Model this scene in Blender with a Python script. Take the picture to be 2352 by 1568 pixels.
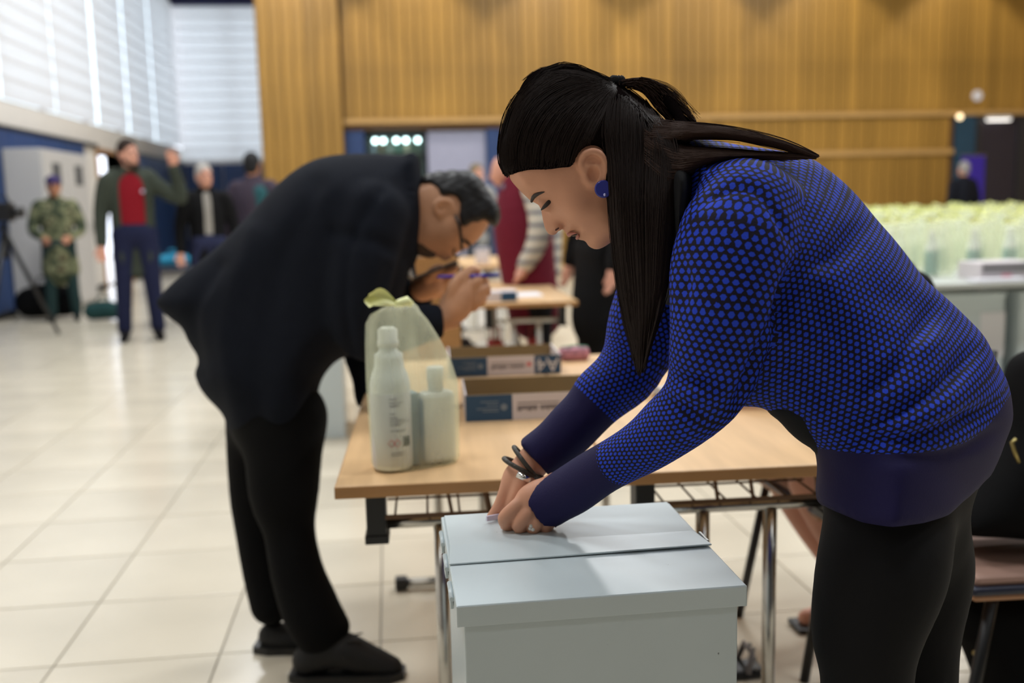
import bpy, bmesh, math, random
import numpy as np
from mathutils import Vector, Matrix

random.seed(7)
for o in list(bpy.data.objects): bpy.data.objects.remove(o)
SC = bpy.context.scene
COL = SC.collection

# ------------------------------------------------------------------ camera
FPX, CXP, CYP = 2287.0, 1176.0, 784.0
TH, PH, RHO, CAMH = math.radians(6.9), math.radians(8.0), .024, 1.25
_F0 = np.array([math.sin(TH), math.cos(TH), 0.]); _R0 = np.array([math.cos(TH), -math.sin(TH), 0.]); _Z = np.array([0, 0, 1.])
CF = math.cos(PH)*_F0 - math.sin(PH)*_Z; _U0 = math.sin(PH)*_F0 + math.cos(PH)*_Z
CR = math.cos(RHO)*_R0 - math.sin(RHO)*_U0; CU = math.sin(RHO)*_R0 + math.cos(RHO)*_U0
CC = np.array([0, 0, CAMH])
cam_d = bpy.data.cameras.new('camera'); cam = bpy.data.objects.new('camera', cam_d); COL.objects.link(cam)
cam.matrix_world = Matrix(((CR[0], CU[0], -CF[0], 0), (CR[1], CU[1], -CF[1], 0), (CR[2], CU[2], -CF[2], CAMH), (0, 0, 0, 1)))
cam_d.sensor_width = 36; cam_d.lens = 36*FPX/2352; cam_d.clip_end = 200
cam_d.dof.use_dof = True; cam_d.dof.focus_distance = 1.30; cam_d.dof.aperture_fstop = 2.8
SC.camera = cam

# ------------------------------------------------------------------ light
SC.view_settings.view_transform = 'Standard'; SC.view_settings.look = 'None'
SC.view_settings.gamma = 1; SC.view_settings.use_curve_mapping = False
SC.view_settings.exposure = 0.0
world = bpy.data.worlds.new('sky'); SC.world = world; world.use_nodes = True
_bg = world.node_tree.nodes['Background']; _bg.inputs[0].default_value = (.84, .89, 1., 1); _bg.inputs[1].default_value = 2.9

def area_light(name, loc, size, power, color=(.97, .99, 1.), rot=(0, 0, 0)):
    l = bpy.data.lights.new(name, 'AREA'); l.shape = 'RECTANGLE'; l.size, l.size_y = size
    l.energy = power; l.color = color
    o = bpy.data.objects.new(name, l); COL.objects.link(o); o.location = loc; o.rotation_euler = rot
    return o
CEIL = 6.6
LAMPS = [(x, y) for y in (-3.0, 1.5, 6., 10.5, 15.) for x in (-1.8, 3.2, 8.2)]
for (x, y) in LAMPS:
    area_light('hall_lamp_light', (x, y, CEIL-.13), (1.5, .9), {-3.: 18, 1.5: 105, 6.: 185, 10.5: 170, 15.: 130}[y])
for x in (-1.4, .6, 3.2, 5.8, 8.4, 11.0):          # wall washers in front of the timber wall
    l = bpy.data.lights.new('wall_washer_light', 'SPOT'); l.energy = 220; l.color = (1, .92, .78); l.spot_size = math.radians(76); l.spot_blend = .35; l.shadow_soft_size = .08
    o = bpy.data.objects.new('wall_washer_light', l); COL.objects.link(o); o.location = (x, 16.9, 6.2)
    o.rotation_euler = (math.radians(22), 0, 0)

# ------------------------------------------------------------------ helpers
def lin(c):
    c = c/255.
    return c/12.92 if c <= .04045 else ((c+.055)/1.055)**2.4
def rgb(r, g, b): return (lin(r), lin(g), lin(b), 1)

def ray(px, py): return CF + CR*(px-CXP)/FPX - CU*(py-CYP)/FPX
def at(px, py, d): return CC + ray(px, py)*d                       # d = depth along the optical axis
def onz(px, py, z): r = ray(px, py); return CC + r*((z-CAMH)/r[2])
def ony(px, py, y): r = ray(px, py); return CC + r*(y/r[1])
def onx(px, py, x): r = ray(px, py); return CC + r*(x/r[0])
def proj(p):
    q = np.asarray(p, float)-CC; d = q@CF
    return CXP+FPX*(q@CR)/d, CYP-FPX*(q@CU)/d, d

MATS = {}
def mat(name, col, rough=.5, metal=0., var=0., scale=8., bump=0., bscale=60., spec=.5, coat=0., emit=None, estr=0., stretch=(1, 1, 1), objrand=0., alpha=None, sheen=0., sss=0.):
    if name in MATS: return MATS[name]
    m = bpy.data.materials.new(name); m.use_nodes = True; nt = m.node_tree; b = nt.nodes['Principled BSDF']
    b.inputs['Base Color'].default_value = col; b.inputs['Roughness'].default_value = rough; b.inputs['Metallic'].default_value = metal
    b.inputs['Specular IOR Level'].default_value = spec; b.inputs['Coat Weight'].default_value = coat
    if sheen: b.inputs['Sheen Weight'].default_value = sheen
    if sss:
        b.inputs['Subsurface Weight'].default_value = sss; b.inputs['Subsurface Radius'].default_value = (.012, .005, .003); b.inputs['Subsurface Scale'].default_value = .6
    if emit: b.inputs['Emission Color'].default_value = emit; b.inputs['Emission Strength'].default_value = estr
    if alpha is not None: b.inputs['Alpha'].default_value = alpha
    N = nt.nodes.new; L = nt.links.new
    if var or bump or objrand:
        tc = N('ShaderNodeTexCoord'); mp = N('ShaderNodeMapping'); mp.inputs['Scale'].default_value = stretch; L(tc.outputs['Object'], mp.inputs[0])
    if var or objrand:
        hs = N('ShaderNodeHueSaturation'); hs.inputs['Color'].default_value = col; L(hs.outputs[0], b.inputs['Base Color'])
        val = None
        if var:
            n = N('ShaderNodeTexNoise'); n.inputs['Scale'].default_value = scale; n.inputs['Detail'].default_value = 4; L(mp.outputs[0], n.inputs['Vector'])
            mr = N('ShaderNodeMapRange'); mr.inputs[1].default_value = .3; mr.inputs[2].default_value = .7; mr.inputs[3].default_value = 1-var; mr.inputs[4].default_value = 1+var
            L(n.outputs['Fac'], mr.inputs[0]); val = mr.outputs[0]
        if objrand:
            oi = N('ShaderNodeObjectInfo'); m2 = N('ShaderNodeMapRange'); m2.inputs[3].default_value = 1-objrand; m2.inputs[4].default_value = 1+objrand
            L(oi.outputs['Random'], m2.inputs[0])
            if val is None: val = m2.outputs[0]
            else:
                mu = N('ShaderNodeMath'); mu.operation = 'MULTIPLY'; L(val, mu.inputs[0]); L(m2.outputs[0], mu.inputs[1]); val = mu.outputs[0]
        L(val, hs.inputs['Value'])
    if bump:
        n2 = N('ShaderNodeTexNoise'); n2.inputs['Scale'].default_value = bscale; n2.inputs['Detail'].default_value = 3; L(mp.outputs[0], n2.inputs['Vector'])
        bp = N('ShaderNodeBump'); bp.inputs['Strength'].default_value = bump; bp.inputs['Distance'].default_value = .004; L(n2.outputs['Fac'], bp.inputs['Height']); L(bp.outputs[0], b.inputs['Normal'])
    MATS[name] = m
    return m

def tag(o, label=None, cat=None, group=None, kind=None):
    if label: o['label'] = label
    if cat: o['category'] = cat
    if group: o['group'] = group
    if kind: o['kind'] = kind
    return o
def adopt(o, parent):
    if parent is not None:
        o.parent = parent; o.matrix_parent_inverse = world_of(parent).inverted()
    return o
def world_of(o):
    m = o.matrix_basis.copy()
    return (world_of(o.parent) @ o.matrix_parent_inverse @ m) if o.parent else m
def empty(name, loc=(0, 0, 0), rz=0.):
    o = bpy.data.objects.new(name, None); COL.objects.link(o); o.location = loc; o.rotation_euler = (0, 0, rz); o.empty_display_size = .05
    return o
def link_mesh(name, me, m, parent=None):
    o = bpy.data.objects.new(name, me); COL.objects.link(o)
    if m is not None and not me.materials: me.materials.append(m)
    return adopt(o, parent)
def from_py(name, v, f, m, parent=None, smooth=False):
    me = bpy.data.meshes.new(name); me.from_pydata([tuple(map(float, p)) for p in v], [], [tuple(map(int, q)) for q in f]); me.update()
    if smooth: me.polygons.foreach_set('use_smooth', [True]*len(me.polygons))
    return link_mesh(name, me, m, parent)
class MB:
    """collects solids of ONE part"""
    def __init__(s): s.bm = bmesh.new()
    def box(s, lo, hi, mtx=None, bevel=0.):
        vs = [s.bm.verts.new((x, y, z)) for x in (lo[0], hi[0]) for y in (lo[1], hi[1]) for z in (lo[2], hi[2])]
        fs = [(0, 1, 3, 2), (4, 6, 7, 5), (0, 4, 5, 1), (2, 3, 7, 6), (0, 2, 6, 4), (1, 5, 7, 3)]
        fc = [s.bm.faces.new([vs[i] for i in q]) for q in fs]
        if bevel:
            es = list({e for q in fc for e in q.edges})
            r = bmesh.ops.bevel(s.bm, geom=es, offset=bevel, segments=2, affect='EDGES', profile=.5); vs = list({v for q in r['faces'] for v in q.verts} | {v for v in vs if v.is_valid})
        if mtx is not None: bmesh.ops.transform(s.bm, matrix=mtx, verts=vs)
        return s
    def tube(s, pts, r, n=8, cap=True, closed=False):
        pts = [np.asarray(p, float) for p in pts]; rs = r if hasattr(r, '__len__') else [r]*len(pts)
        rings = []; K = len(pts); prev = None
        for i, p in enumerate(pts):
            a = pts[(i-1) % K] if (i > 0 or closed) else pts[i]; c = pts[(i+1) % K] if (i < K-1 or closed) else pts[i]
            t = c-a; t = t/(np.linalg.norm(t)+1e-12)
            if prev is None:
                u = np.cross(t, (0, 0, 1.)) if abs(t[2]) < .9 else np.cross(t, (1., 0, 0))
            else: u = prev - t*(prev@t)
            u = u/(np.linalg.norm(u)+1e-12); prev = u; w = np.cross(t, u)
            rings.append([s.bm.verts.new(tuple(p+rs[i]*(u*math.cos(q)+w*math.sin(q)))) for q in [2*math.pi*j/n for j in range(n)]])
        for i in range(K-(0 if closed else 1)):
            A, B = rings[i], rings[(i+1) % K]
            for j in range(n):
                f = s.bm.faces.new((A[j], A[(j+1) % n], B[(j+1) % n], B[j])); f.smooth = True
        if cap and not closed:
            s.bm.faces.new(rings[0][::-1]); s.bm.faces.new(rings[-1])
        return s
    def lathe(s, prof, c=(0, 0, 0), n=20, sx=1., sy=1.):
        rings = []
        for (r, z) in prof:
            rings.append([s.bm.verts.new((c[0]+sx*r*math.cos(q), c[1]+sy*r*math.sin(q), c[2]+z)) for q in [2*math.pi*j/n for j in range(n)]])
        for A, B in zip(rings, rings[1:]):
            for j in range(n):
                f = s.bm.faces.new((A[j], A[(j+1) % n], B[(j+1) % n], B[j])); f.smooth = True
        s.bm.faces.new(rings[0][::-1]); s.bm.faces.new(rings[-1])
        return s
    def prism(s, poly, axis, a, b):
        """poly in the two other axes (cyclic order), extruded along axis from a to b"""
        def mk(p, t):
            q = [0, 0, 0]; q[axis] = t; q[(axis+1) % 3] = p[0]; q[(axis+2) % 3] = p[1]; return s.bm.verts.new(q)
        A = [mk(p, a) for p in poly]; B = [mk(p, b) for p in poly]; n = len(poly)
        s.bm.faces.new(A[::-1]); s.bm.faces.new(B)
        for j in range(n): s.bm.faces.new((A[j], A[(j+1) % n], B[(j+1) % n], B[j]))
        return s
    def xf(s, mtx): bmesh.ops.transform(s.bm, matrix=mtx, verts=s.bm.verts); return s
    def mesh(s, name):
        bmesh.ops.recalc_face_normals(s.bm, faces=s.bm.faces)
        me = bpy.data.meshes.new(name); s.bm.to_mesh(me); s.bm.free(); return me
    def build(s, name, m, parent=None): return link_mesh(name, s.mesh(name), m, parent)
def copy_tree(o, parent=None):
    c = o.copy(); COL.objects.link(c)
    if parent is not None: c.parent = parent
    for ch in list(o.children): copy_tree(ch, c)
    return c
def text_mesh(body, size):
    cu = bpy.data.curves.new('txt', 'FONT'); cu.body = body; cu.size = size; cu.extrude = .0004; cu.align_x = 'CENTER'; cu.align_y = 'CENTER'
    o = bpy.data.objects.new('txt', cu); COL.objects.link(o)
    dg = bpy.context.evaluated_depsgraph_get(); me = bpy.data.meshes.new_from_object(o.evaluated_get(dg))
    bpy.data.objects.remove(o); return me
# ------------------------------------------------------------------ setting
M_TILE = mat('cream_tile', rgb(214, 205, 186), .2, var=.07, scale=1.7, objrand=.05, spec=.5, bump=.03, bscale=5)
M_GROUT = mat('grout', rgb(150, 143, 130), .8)
M_WHITE = mat('white_plaster', rgb(226, 222, 216), .8, var=.03)
M_CEIL = mat('ceiling_paint', rgb(120, 118, 115), .9)
M_BLUEPAD = mat('blue_vinyl', rgb(34, 64, 114), .5, objrand=.1, var=.08, scale=2)
M_DKBLUE = mat('dark_blue_paint', rgb(24, 30, 84), .6)
M_BLACK = mat('black_paint', rgb(14, 14, 16), .5)
M_GREYW = mat('grey_wall_paint', rgb(110, 110, 112), .8)
M_PLANK = mat('varnished_pine', rgb(148, 112, 50), .42, var=.16, scale=3.2, stretch=(5, 5, .5), objrand=.16, spec=.4)
M_BATTEN = mat('pine_batten', rgb(176, 140, 86), .45, var=.1, stretch=(.5, 5, 5))
M_BLIND = bpy.data.materials.new('blind_fabric'); M_BLIND.use_nodes = True
_n = M_BLIND.node_tree; _n.nodes.clear()
_o = _n.nodes.new('ShaderNodeOutputMaterial'); _mx = _n.nodes.new('ShaderNodeMixShader'); _mx.inputs[0].default_value = .62
_d = _n.nodes.new('ShaderNodeBsdfDiffuse'); _d.inputs[0].default_value = rgb(228, 222, 216); _t = _n.nodes.new('ShaderNodeBsdfTranslucent'); _t.inputs[0].default_value = (.92, .91, .92, 1)
_n.links.new(_d.outputs[0], _mx.inputs[1]); _n.links.new(_t.outputs[0], _mx.inputs[2]); _n.links.new(_mx.outputs[0], _o.inputs[0])
def clear_glass(name, tint=(.9, .95, .95, 1), refl=.08):
    m = bpy.data.materials.new(name); m.use_nodes = True; n = m.node_tree; n.nodes.clear()
    o = n.nodes.new('ShaderNodeOutputMaterial'); mx = n.nodes.new('ShaderNodeMixShader'); mx.inputs[0].default_value = refl
    t = n.nodes.new('ShaderNodeBsdfTransparent'); t.inputs[0].default_value = tint; g = n.nodes.new('ShaderNodeBsdfGlossy'); g.inputs['Roughness'].default_value = .03
    n.links.new(t.outputs[0], mx.inputs[1]); n.links.new(g.outputs[0], mx.inputs[2]); n.links.new(mx.outputs[0], o.inputs[0]); return m
M_PANE = clear_glass('window_glass')

def struct(o): o['kind'] = 'structure'; return o
XL, XR, YB, YF, YW = -4.6, 13.6, 23.8, -6.0, 18.5      # left wall, right wall, far end, behind camera, timber wall

# floor: recessed grout bed with tiles as parts
TS, TX0, TY0 = .452, -1.425, 2.76
floor = struct(MB().box((XL-.3, YF-.3, -.2), (XR+.3, YB+.3, -.004)).build('floor', M_GROUT))
ix = range(math.floor((XL-TX0)/TS), math.ceil((XR-TX0)/TS)); iy = range(math.floor((YF-TY0)/TS), math.ceil((YB-TY0)/TS))
tm = MB().box((-TS/2+.0028, -TS/2+.0028, -.009), (TS/2-.0028, TS/2-.0028, 0), bevel=.0012).mesh('tile'); tm.materials.append(M_TILE)
cells = []
for i in ix:
    for j in iy:
        x, y = TX0+(i+.5)*TS, TY0+(j+.5)*TS
        if x-TS/2 < XL+.01: continue
        vis = 0
        if y > .8:
            px, py, d = proj((x, y, 0)); vis = 1 if (d > .5 and -60 < px < 2420 and -60 < py < 1650) else 0
            if 1000 < px < 1850 and y < 4.6: vis *= .45
            if px > 1850: vis *= .3
            if vis: vis = vis/(d*d)
        cells.append((-vis, x, y))
cells.sort()
for k, (_, x, y) in enumerate(cells[:300]):
    o = bpy.data.objects.new('tile', tm); COL.objects.link(o); o.location = (x, y, 0); adopt(o, floor)
v = []; f = []
for (_, x, y) in cells[300:]:
    b = len(v); e = TS/2-.0028
    v += [(x-e, y-e, 0), (x+e, y-e, 0), (x+e, y+e, 0), (x-e, y+e, 0), (x-e, y-e, -.005), (x+e, y-e, -.005), (x+e, y+e, -.005), (x-e, y+e, -.005)]
    f += [(b, b+1, b+2, b+3), (b, b+4, b+5, b+1), (b+1, b+5, b+6, b+2), (b+2, b+6, b+7, b+3), (b+3, b+7, b+4, b)]
tag(from_py('tile_field', v, f, M_TILE, floor), kind='stuff')

# ceiling and plain walls
struct(MB().box((XL-.3, YF-.3, CEIL), (XR+.3, YB+.3, CEIL+.2)).build('ceiling', M_CEIL))
struct(MB().box((XR, YF-.3, -.004), (XR+.3, YB+.3, CEIL)).build('wall_right', mat('warm_wall', rgb(170, 140, 100), .8)))
struct(MB().box((XL-.3, YF-.3, -.004), (XR+.3, YF, CEIL)).build('wall_front', M_GREYW))
# left wall: low wall with a doorway, window band above
ZP, ZW, ZT = 2.26, 2.62, 5.75
DY0, DY1, DZ = 16.95, 18.6, 2.2
mb = MB().box((XL-.3, YF, -.004), (XL, DY0, ZW)).box((XL-.3, DY1, -.004), (XL, YB+.3, ZW)).box((XL-.3, DY0, DZ), (XL, DY1, ZW)).box((XL-.3, YF, ZT), (XL, YB+.3, CEIL)).box((XL-.3, YF, ZW), (XL, 8.9, ZT))
wall_left = struct(mb.build('wall_left', M_WHITE))
# far end of the hall left of the timber block
wall_back = struct(MB().box((XL, YB, -.004), (-2.0, YB+.3, ZW-.3)).box((XL, YB, 5.72), (-2.0, YB+.3, CEIL)).build('wall_back', M_WHITE))
struct(MB().box((XL, YB-.25, 5.74), (-2.0, YB, CEIL)).build('trim_1', M_DKBLUE))
# blue padding, one panel at a time
pad = {}
y = 8.0
pw = 1.02
while y < YB-.2:
    if not (y+pw > DY0 and y < DY1):
        if pw not in pad: pad[pw] = MB().box((0, .008, .09), (.05, pw-.008, ZP), bevel=.008).mesh('wall_pad')
        o = link_mesh("wall_pad", pad[pw], M_BLUEPAD); o.location = (XL, y, 0)
        adopt(o, wall_left)
    y += pw
for i in range(3):
    o = MB().box((.008, -.05, .09), (.84, 0, ZP), bevel=.008).build('wall_pad', M_BLUEPAD); o.location = (XL+.06+i*.85, YB, 0); adopt(o, wall_back)
struct(MB().box((XL, 8., ZP), (XL+.06, DY0-.07, ZP+.05)).box((XL, DY1+.07, ZP), (XL+.06, YB, ZP+.05)).build('trim_2', M_BLACK))
struct(MB().box((XL, YF, -.004), (XL+.02, DY0-.07, .09)).box((XL, DY1+.07, -.004), (XL+.02, YB, .09)).build('baseboard_left', M_BLACK))
# doorway to the bright terrace
dr = struct(empty('door_1', (XL, DY0, 0)))
MB().box((XL-.3, DY0-.06, 0), (XL+.03, DY0, DZ+.06)).box((XL-.3, DY1, 0), (XL+.03, DY1+.06, DZ+.06)).box((XL-.3, DY0, DZ), (XL+.03, DY1, DZ+.06)).build('door_frame', mat('door_frame_wood', rgb(168, 118, 58), .5), dr)
MB().box((XL-1.75, DY0-.05, .01), (XL-.3, DY0, DZ-.02), bevel=.004).build('door_leaf', mat('door_blue', rgb(34, 52, 110), .5), dr)
struct(MB().box((XL-14, 8, -.2), (XL-.3, 30, -.02)).build('terrace', mat('terrace_paving', rgb(225, 222, 218), .8)))
# windows of the left wall: glazing and a slatted roller blind each
WY = [8.9, 10.95, 13.0, 15.05, 17.1, 19.1, 21.2, 23.25, 23.78]
slat = {}
GAPS = {17.1: (.15, .0), 19.1: (.13, .0), 21.2: (.12, .0), 13.0: (.05, 0), 15.05: (.05, 0)}
def blind(win, org, ax, width, z0, z1, n, name='blind'):
    """n overlapping horizontal fabric slats hanging along axis ax from org"""
    hgt = (z1-z0)/n
    key = (round(width, 3), round(hgt, 3), ax)
    if key not in slat:
        tl = .012
        if ax == 1: vv = [(0, 0, 0), (0, width, 0), (tl, width, hgt*1.13), (tl, 0, hgt*1.13)]; off = (.0015, 0, 0)
        else: vv = [(0, 0, 0), (width, 0, 0), (width, -tl, hgt*1.13), (0, -tl, hgt*1.13)]; off = (0, -.0015, 0)
        v2 = vv+[tuple(np.array(p)+off) for p in vv]
        me = bpy.data.meshes.new('slat'); me.from_pydata(v2, [], [(0, 1, 2, 3), (7, 6, 5, 4), (0, 4, 5, 1), (1, 5, 6, 2), (2, 6, 7, 3), (3, 7, 4, 0)]); me.materials.append(M_BLIND); slat[key] = me
    for i in range(n):
        o = bpy.data.objects.new('blind_slat', slat[key]); COL.objects.link(o); o.location = (org[0], org[1], z0+i*hgt); adopt(o, win)
M_FRAME = mat('window_frame_white', rgb(200, 198, 200), .5)
for i, (a, b) in enumerate(zip(WY[:-1], WY[1:])):
    w = struct(empty('window_%d' % (i+1), (XL, a, ZW)))
    MB().box((XL-.16, a+.02, ZW), (XL-.15, b-.02, ZT)).build('window_pane', M_PANE, w)
    g = GAPS.get(b, (-.03, 0))[0]
    MB().box((XL-.2, a-.03, ZW), (XL-.12, a+.03, ZT)).box((XL-.2, a, ZW), (XL-.12, b, ZW+.05)).build('window_frame', M_FRAME, w)
    g0 = GAPS.get(a, (-.03, 0))[0]
    blind(w, (XL+.02, a+g0/2), 1, (b-a)-g/2-g0/2, ZW+.02, ZT, 13)
w = struct(empty('window_9', (XL, YB, ZW)))
MB().box((XL, YB+.15, ZW-.3), (-2.0, YB+.16, 5.72)).build('window_pane', M_PANE, w)
MB().box((XL, YB+.12, ZW-.3), (-2.0, YB+.2, ZW-.25)).box((-3.42, YB+.12, ZW-.3), (-3.36, YB+.2, 5.72)).build('window_frame', M_FRAME, w)
blind(w, (XL+.03, YB-.03), 0, 2.46, ZW-.28, 5.72, 14)

# timber-clad block: backing wall, pier and planks
ZWT = 4.98
core = MB().box((-2.05, 18.3, -.004), (-.72, YB+.3, CEIL)).box((-.72, YW+.03, 2.6), (10.98, YW+.3, CEIL)).box((2.14, YW+.03, -.004), (10.98, YW+.3, 2.6)).box((10.98, YW+.03, 2.74), (XR, YW+.3, CEIL))
timber = struct(core.build('wall_timber', mat('dark_backing', rgb(96, 66, 30), .7)))
def plank(x, z0, z1, yy, wd):
    key = ('plank', round(z1-z0, 3), round(wd, 3))
    if key not in slat:
        slat[key] = MB().box((.007, -.03, 0), (wd-.007, 0, z1-z0), bevel=.005).mesh('plank'); slat[key].materials.append(M_PLANK)
    o = bpy.data.objects.new('plank', slat[key]); COL.objects.link(o); o.location = (x, yy, z0); adopt(o, timber)
PW = .19
x = -2.13
for i in range(7): plank(-2.12+i*.2, .0, ZWT+.6, 18.3, .2)
for i in range(5):      # side of the pier
    o = MB().box((0, .004, 0), (.03, .186, ZWT), bevel=.004).build('plank', M_PLANK); o.location = (-2.15, 18.3+i*.19, 0); adopt(o, timber)
x = -.70
while x < XR-.1:
    inL = x < 2.10; inR = x+PW > 10.99
    plank(x, 2.78, ZWT, YW+.03, PW)
    if not inL and not inR:
        plank(x, 2.06, 2.68, YW+.03, PW); plank(x, .02, 1.96, YW+.03, PW)
    x += PW
for nm, z in (('trim_3', 2.69), ('trim_4', 1.96)):
    b = MB()
    if nm == 'trim_3': b.box((-.72, YW-.04, z), (XR, YW+.03, z+.09), bevel=.006)
    else: b.box((2.14, YW-.03, z), (10.98, YW+.03, z+.1), bevel=.006)
    struct(b.build(nm, M_BATTEN))
struct(MB().box((-.72, YW-.05, ZWT), (XR, YW+.03, ZWT+.12)).build('trim_5', M_DKBLUE))
struct(MB().box((2.14, YW-.012, -.003), (10.98, YW-.001, .09)).build('baseboard_back', M_BATTEN))
# passage left of centre: blue reveals, grey door, far wall
M_REV = mat('passage_blue', rgb(28, 54, 100), .6)
struct(MB().box((-.72, 20.2, -.004), (3.0, 20.3, 2.65)).build('wall_passage', mat('passage_grey', rgb(120, 124, 138), .8)))
struct(MB().box((-.72, YW+.3, 2.6), (3.0, 20.3, 2.7)).build('ceiling_passage', M_GREYW))
struct(MB().box((-.71, YW+.04, 0), (-.36, YW+.2, 2.58), bevel=.006).build('trim_6', M_REV))
struct(MB().box((1.86, YW+.04, 0), (2.13, YW+.2, 2.58), bevel=.006).build('trim_7', M_REV))
d2 = struct(empty('door_2', (1.3, YW+.2, 0)))
MB().box((.78, YW+.12, .005), (1.85, YW+.16, 2.56), bevel=.004).build('door_leaf', mat('door_lilac_grey', rgb(146, 148, 170), .5, var=.03), d2)
MB().tube([(.9, YW+.1, 1.0), (.9, YW+.07, 1.0), (.9, YW+.07, 1.25), (.9, YW+.1, 1.25)], .012).build('door_handle', mat('steel_handle', rgb(170, 170, 175), .3, 1.), d2)
# right-hand glazed doors
d3 = struct(empty('door_3', (12., YW, 0)))
MB().box((11.0, YW-.02, 0), (11.42, YW+.03, 2.72), bevel=.006).build('side_panel', mat('teal_panel', rgb(28, 62, 84), .5), d3)
MB().box((11.44, YW-.01, 0), (11.54, YW+.05, 2.72)).box((12.32, YW-.01, 0), (12.42, YW+.05, 2.72)).box((11.54, YW-.01, 2.62), (12.32, YW+.05, 2.72)).box((12.42, YW-.01, 0), (XR, YW+.05, 2.72)).build('door_frame', mat('dark_aluminium', rgb(40, 40, 44), .45), d3)
MB().box((11.54, YW+.03, .02), (12.32, YW+.04, 2.62)).build('door_pane', mat('smoked_glass', rgb(44, 42, 52), .12), d3)
struct(MB().box((11.0, YW+.15, -.004), (XR, YW+.3, 2.74)).build('wall_vestibule', mat('vestibule_dark', rgb(40, 38, 44), .8)))

# hall lamps and wall washers (housings; their light is set above)
M_LAMPH = mat('lamp_housing', rgb(220, 220, 220), .5); M_LAMPD = mat('lamp_diffuser', rgb(240, 240, 235), .5, emit=(1, .96, .9, 1), estr=2.0)
lp = empty('ceiling_light', (0, 0, CEIL)); tag(lp, 'square white ceiling lamp panel above the hall', 'lamp', 'ceiling lamps of the hall')
MB().box((-.8, -.5, CEIL-.1), (.8, .5, CEIL), bevel=.01).build('housing', M_LAMPH, lp)
MB().box((-.74, -.44, CEIL-.112), (.74, .44, CEIL-.1)).build('diffuser', M_LAMPD, lp)
for k, (x, y) in enumerate(LAMPS):
    o = lp if k == 0 else copy_tree(lp); o.location = (x, y, CEIL)
# ------------------------------------------------------------------ ballot box in front
def painted_metal(name, col, rough):
    m = mat(name, col, rough, var=.03, scale=3, spec=.5); nt = m.node_tree; N = nt.nodes.new; L = nt.links.new
    b = nt.nodes['Principled BSDF']; src = b.inputs['Base Color'].links[0].from_socket
    tc = N('ShaderNodeTexCoord'); n = N('ShaderNodeTexNoise'); n.inputs['Scale'].default_value = 55; n.inputs['Detail'].default_value = 8; n.inputs['Roughness'].default_value = .75
    L(tc.outputs['Object'], n.inputs['Vector']); r = N('ShaderNodeValToRGB'); r.color_ramp.elements[0].position = .70; r.color_ramp.elements[1].position = .715; L(n.outputs['Fac'], r.inputs[0])
    mx = N('ShaderNodeMix'); mx.data_type = 'RGBA'; L(r.outputs[0], mx.inputs[0]); L(src, mx.inputs[6]); mx.inputs[7].default_value = rgb(70, 74, 76); L(mx.outputs[2], b.inputs['Base Color'])
    n3 = N('ShaderNodeTexNoise'); n3.inputs['Scale'].default_value = 7; L(tc.outputs['Object'], n3.inputs['Vector']); bp = N('ShaderNodeBump'); bp.inputs['Strength'].default_value = .25; bp.inputs['Distance'].default_value = .004
    L(n3.outputs['Fac'], bp.inputs['Height']); L(bp.outputs[0], b.inputs['Normal'])
    return m
M_BOX = painted_metal('grey_painted_steel', rgb(200, 212, 216), .28)
M_STEEL = mat('worn_steel', rgb(150, 152, 150), .35, 1.)
BX0, BX1, BY0, BY1, BZ = .064, .425, 1.142, 1.49, .77
t = empty('ballot_box', ((BX0+BX1)/2, (BY0+BY1)/2, 0)); tag(t, 'pale grey painted metal ballot box under the hands of the woman in blue', 'ballot box')
MB().box((BX0+.008, BY0+.008, 0), (BX1-.008, BY1-.004, BZ-.02), bevel=.002).build('body', M_BOX, t)
lid = MB().box((BX0, BY0, BZ-.003), (BX1, BY1, BZ), bevel=.0012).box((BX0, BY0-.0005, BZ-.027), (BX1, BY0+.002, BZ-.001), bevel=.0008).box((BX0-.0005, BY0, BZ-.027), (BX0+.002, BY1, BZ-.001)).box((BX1-.002, BY0, BZ-.027), (BX1+.0005, BY1, BZ-.001)).build('lid', M_BOX, t)
v = [(BX0-.001, 1.278, .7728), (BX1+.002, 1.282, .7748), (BX1-.006, 1.338, .7758), (BX0+.004, 1.345, .7752), (BX1-.004, BY1-.004, .7735), (BX0+.004, BY1-.004, .7735)]
v2 = v+[(p[0], p[1], p[2]-.0025) for p in v]
o = from_py('hinged_flap', v2, [(0, 1, 2, 3), (3, 2, 4, 5), (6, 9, 8, 7), (9, 11, 10, 8), (0, 6, 7, 1), (1, 7, 8, 2), (2, 8, 10, 4), (4, 10, 11, 5), (5, 11, 9, 3), (3, 9, 6, 0)], M_BOX, t)
bv = o.modifiers.new('edge', 'BEVEL'); bv.width = .0012; bv.segments = 2
for yy in (1.225, 1.33, 1.43):
    MB().tube([(BX0-.003, yy-.028, BZ-.014), (BX0-.003, yy+.028, BZ-.014)], .0032).box((BX0-.005, yy-.02, BZ-.03), (BX0-.001, yy+.02, BZ-.012), bevel=.0008).build('hinge', M_BOX, t)
hs = MB().box((BX1, 1.30, BZ-.016), (BX1+.004, 1.338, BZ+.004), bevel=.001).build('hasp', M_STEEL, t)
MB().tube([(BX1+.004, 1.318+.007*math.cos(a), BZ-.006+.007*math.sin(a)) for a in np.linspace(0, 2*math.pi, 13)[:-1]], .0018, 6, closed=True).build('hasp_loop', M_STEEL, hs)
sl = MB().box((.128, 1.440, .7775), (.180, 1.4435, .7850)).build('paper_seal', mat('seal_strip', rgb(212, 206, 226), .35))
sl.data.transform(Matrix.Translation((.15, 1.44, .78)) @ Matrix.Rotation(.35, 4, 'Z') @ Matrix.Translation((-.15, -1.44, -.78)))
tag(sl, 'thin pale lilac seal strip held by fingertips on the grey ballot box lid', 'seal')

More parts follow.
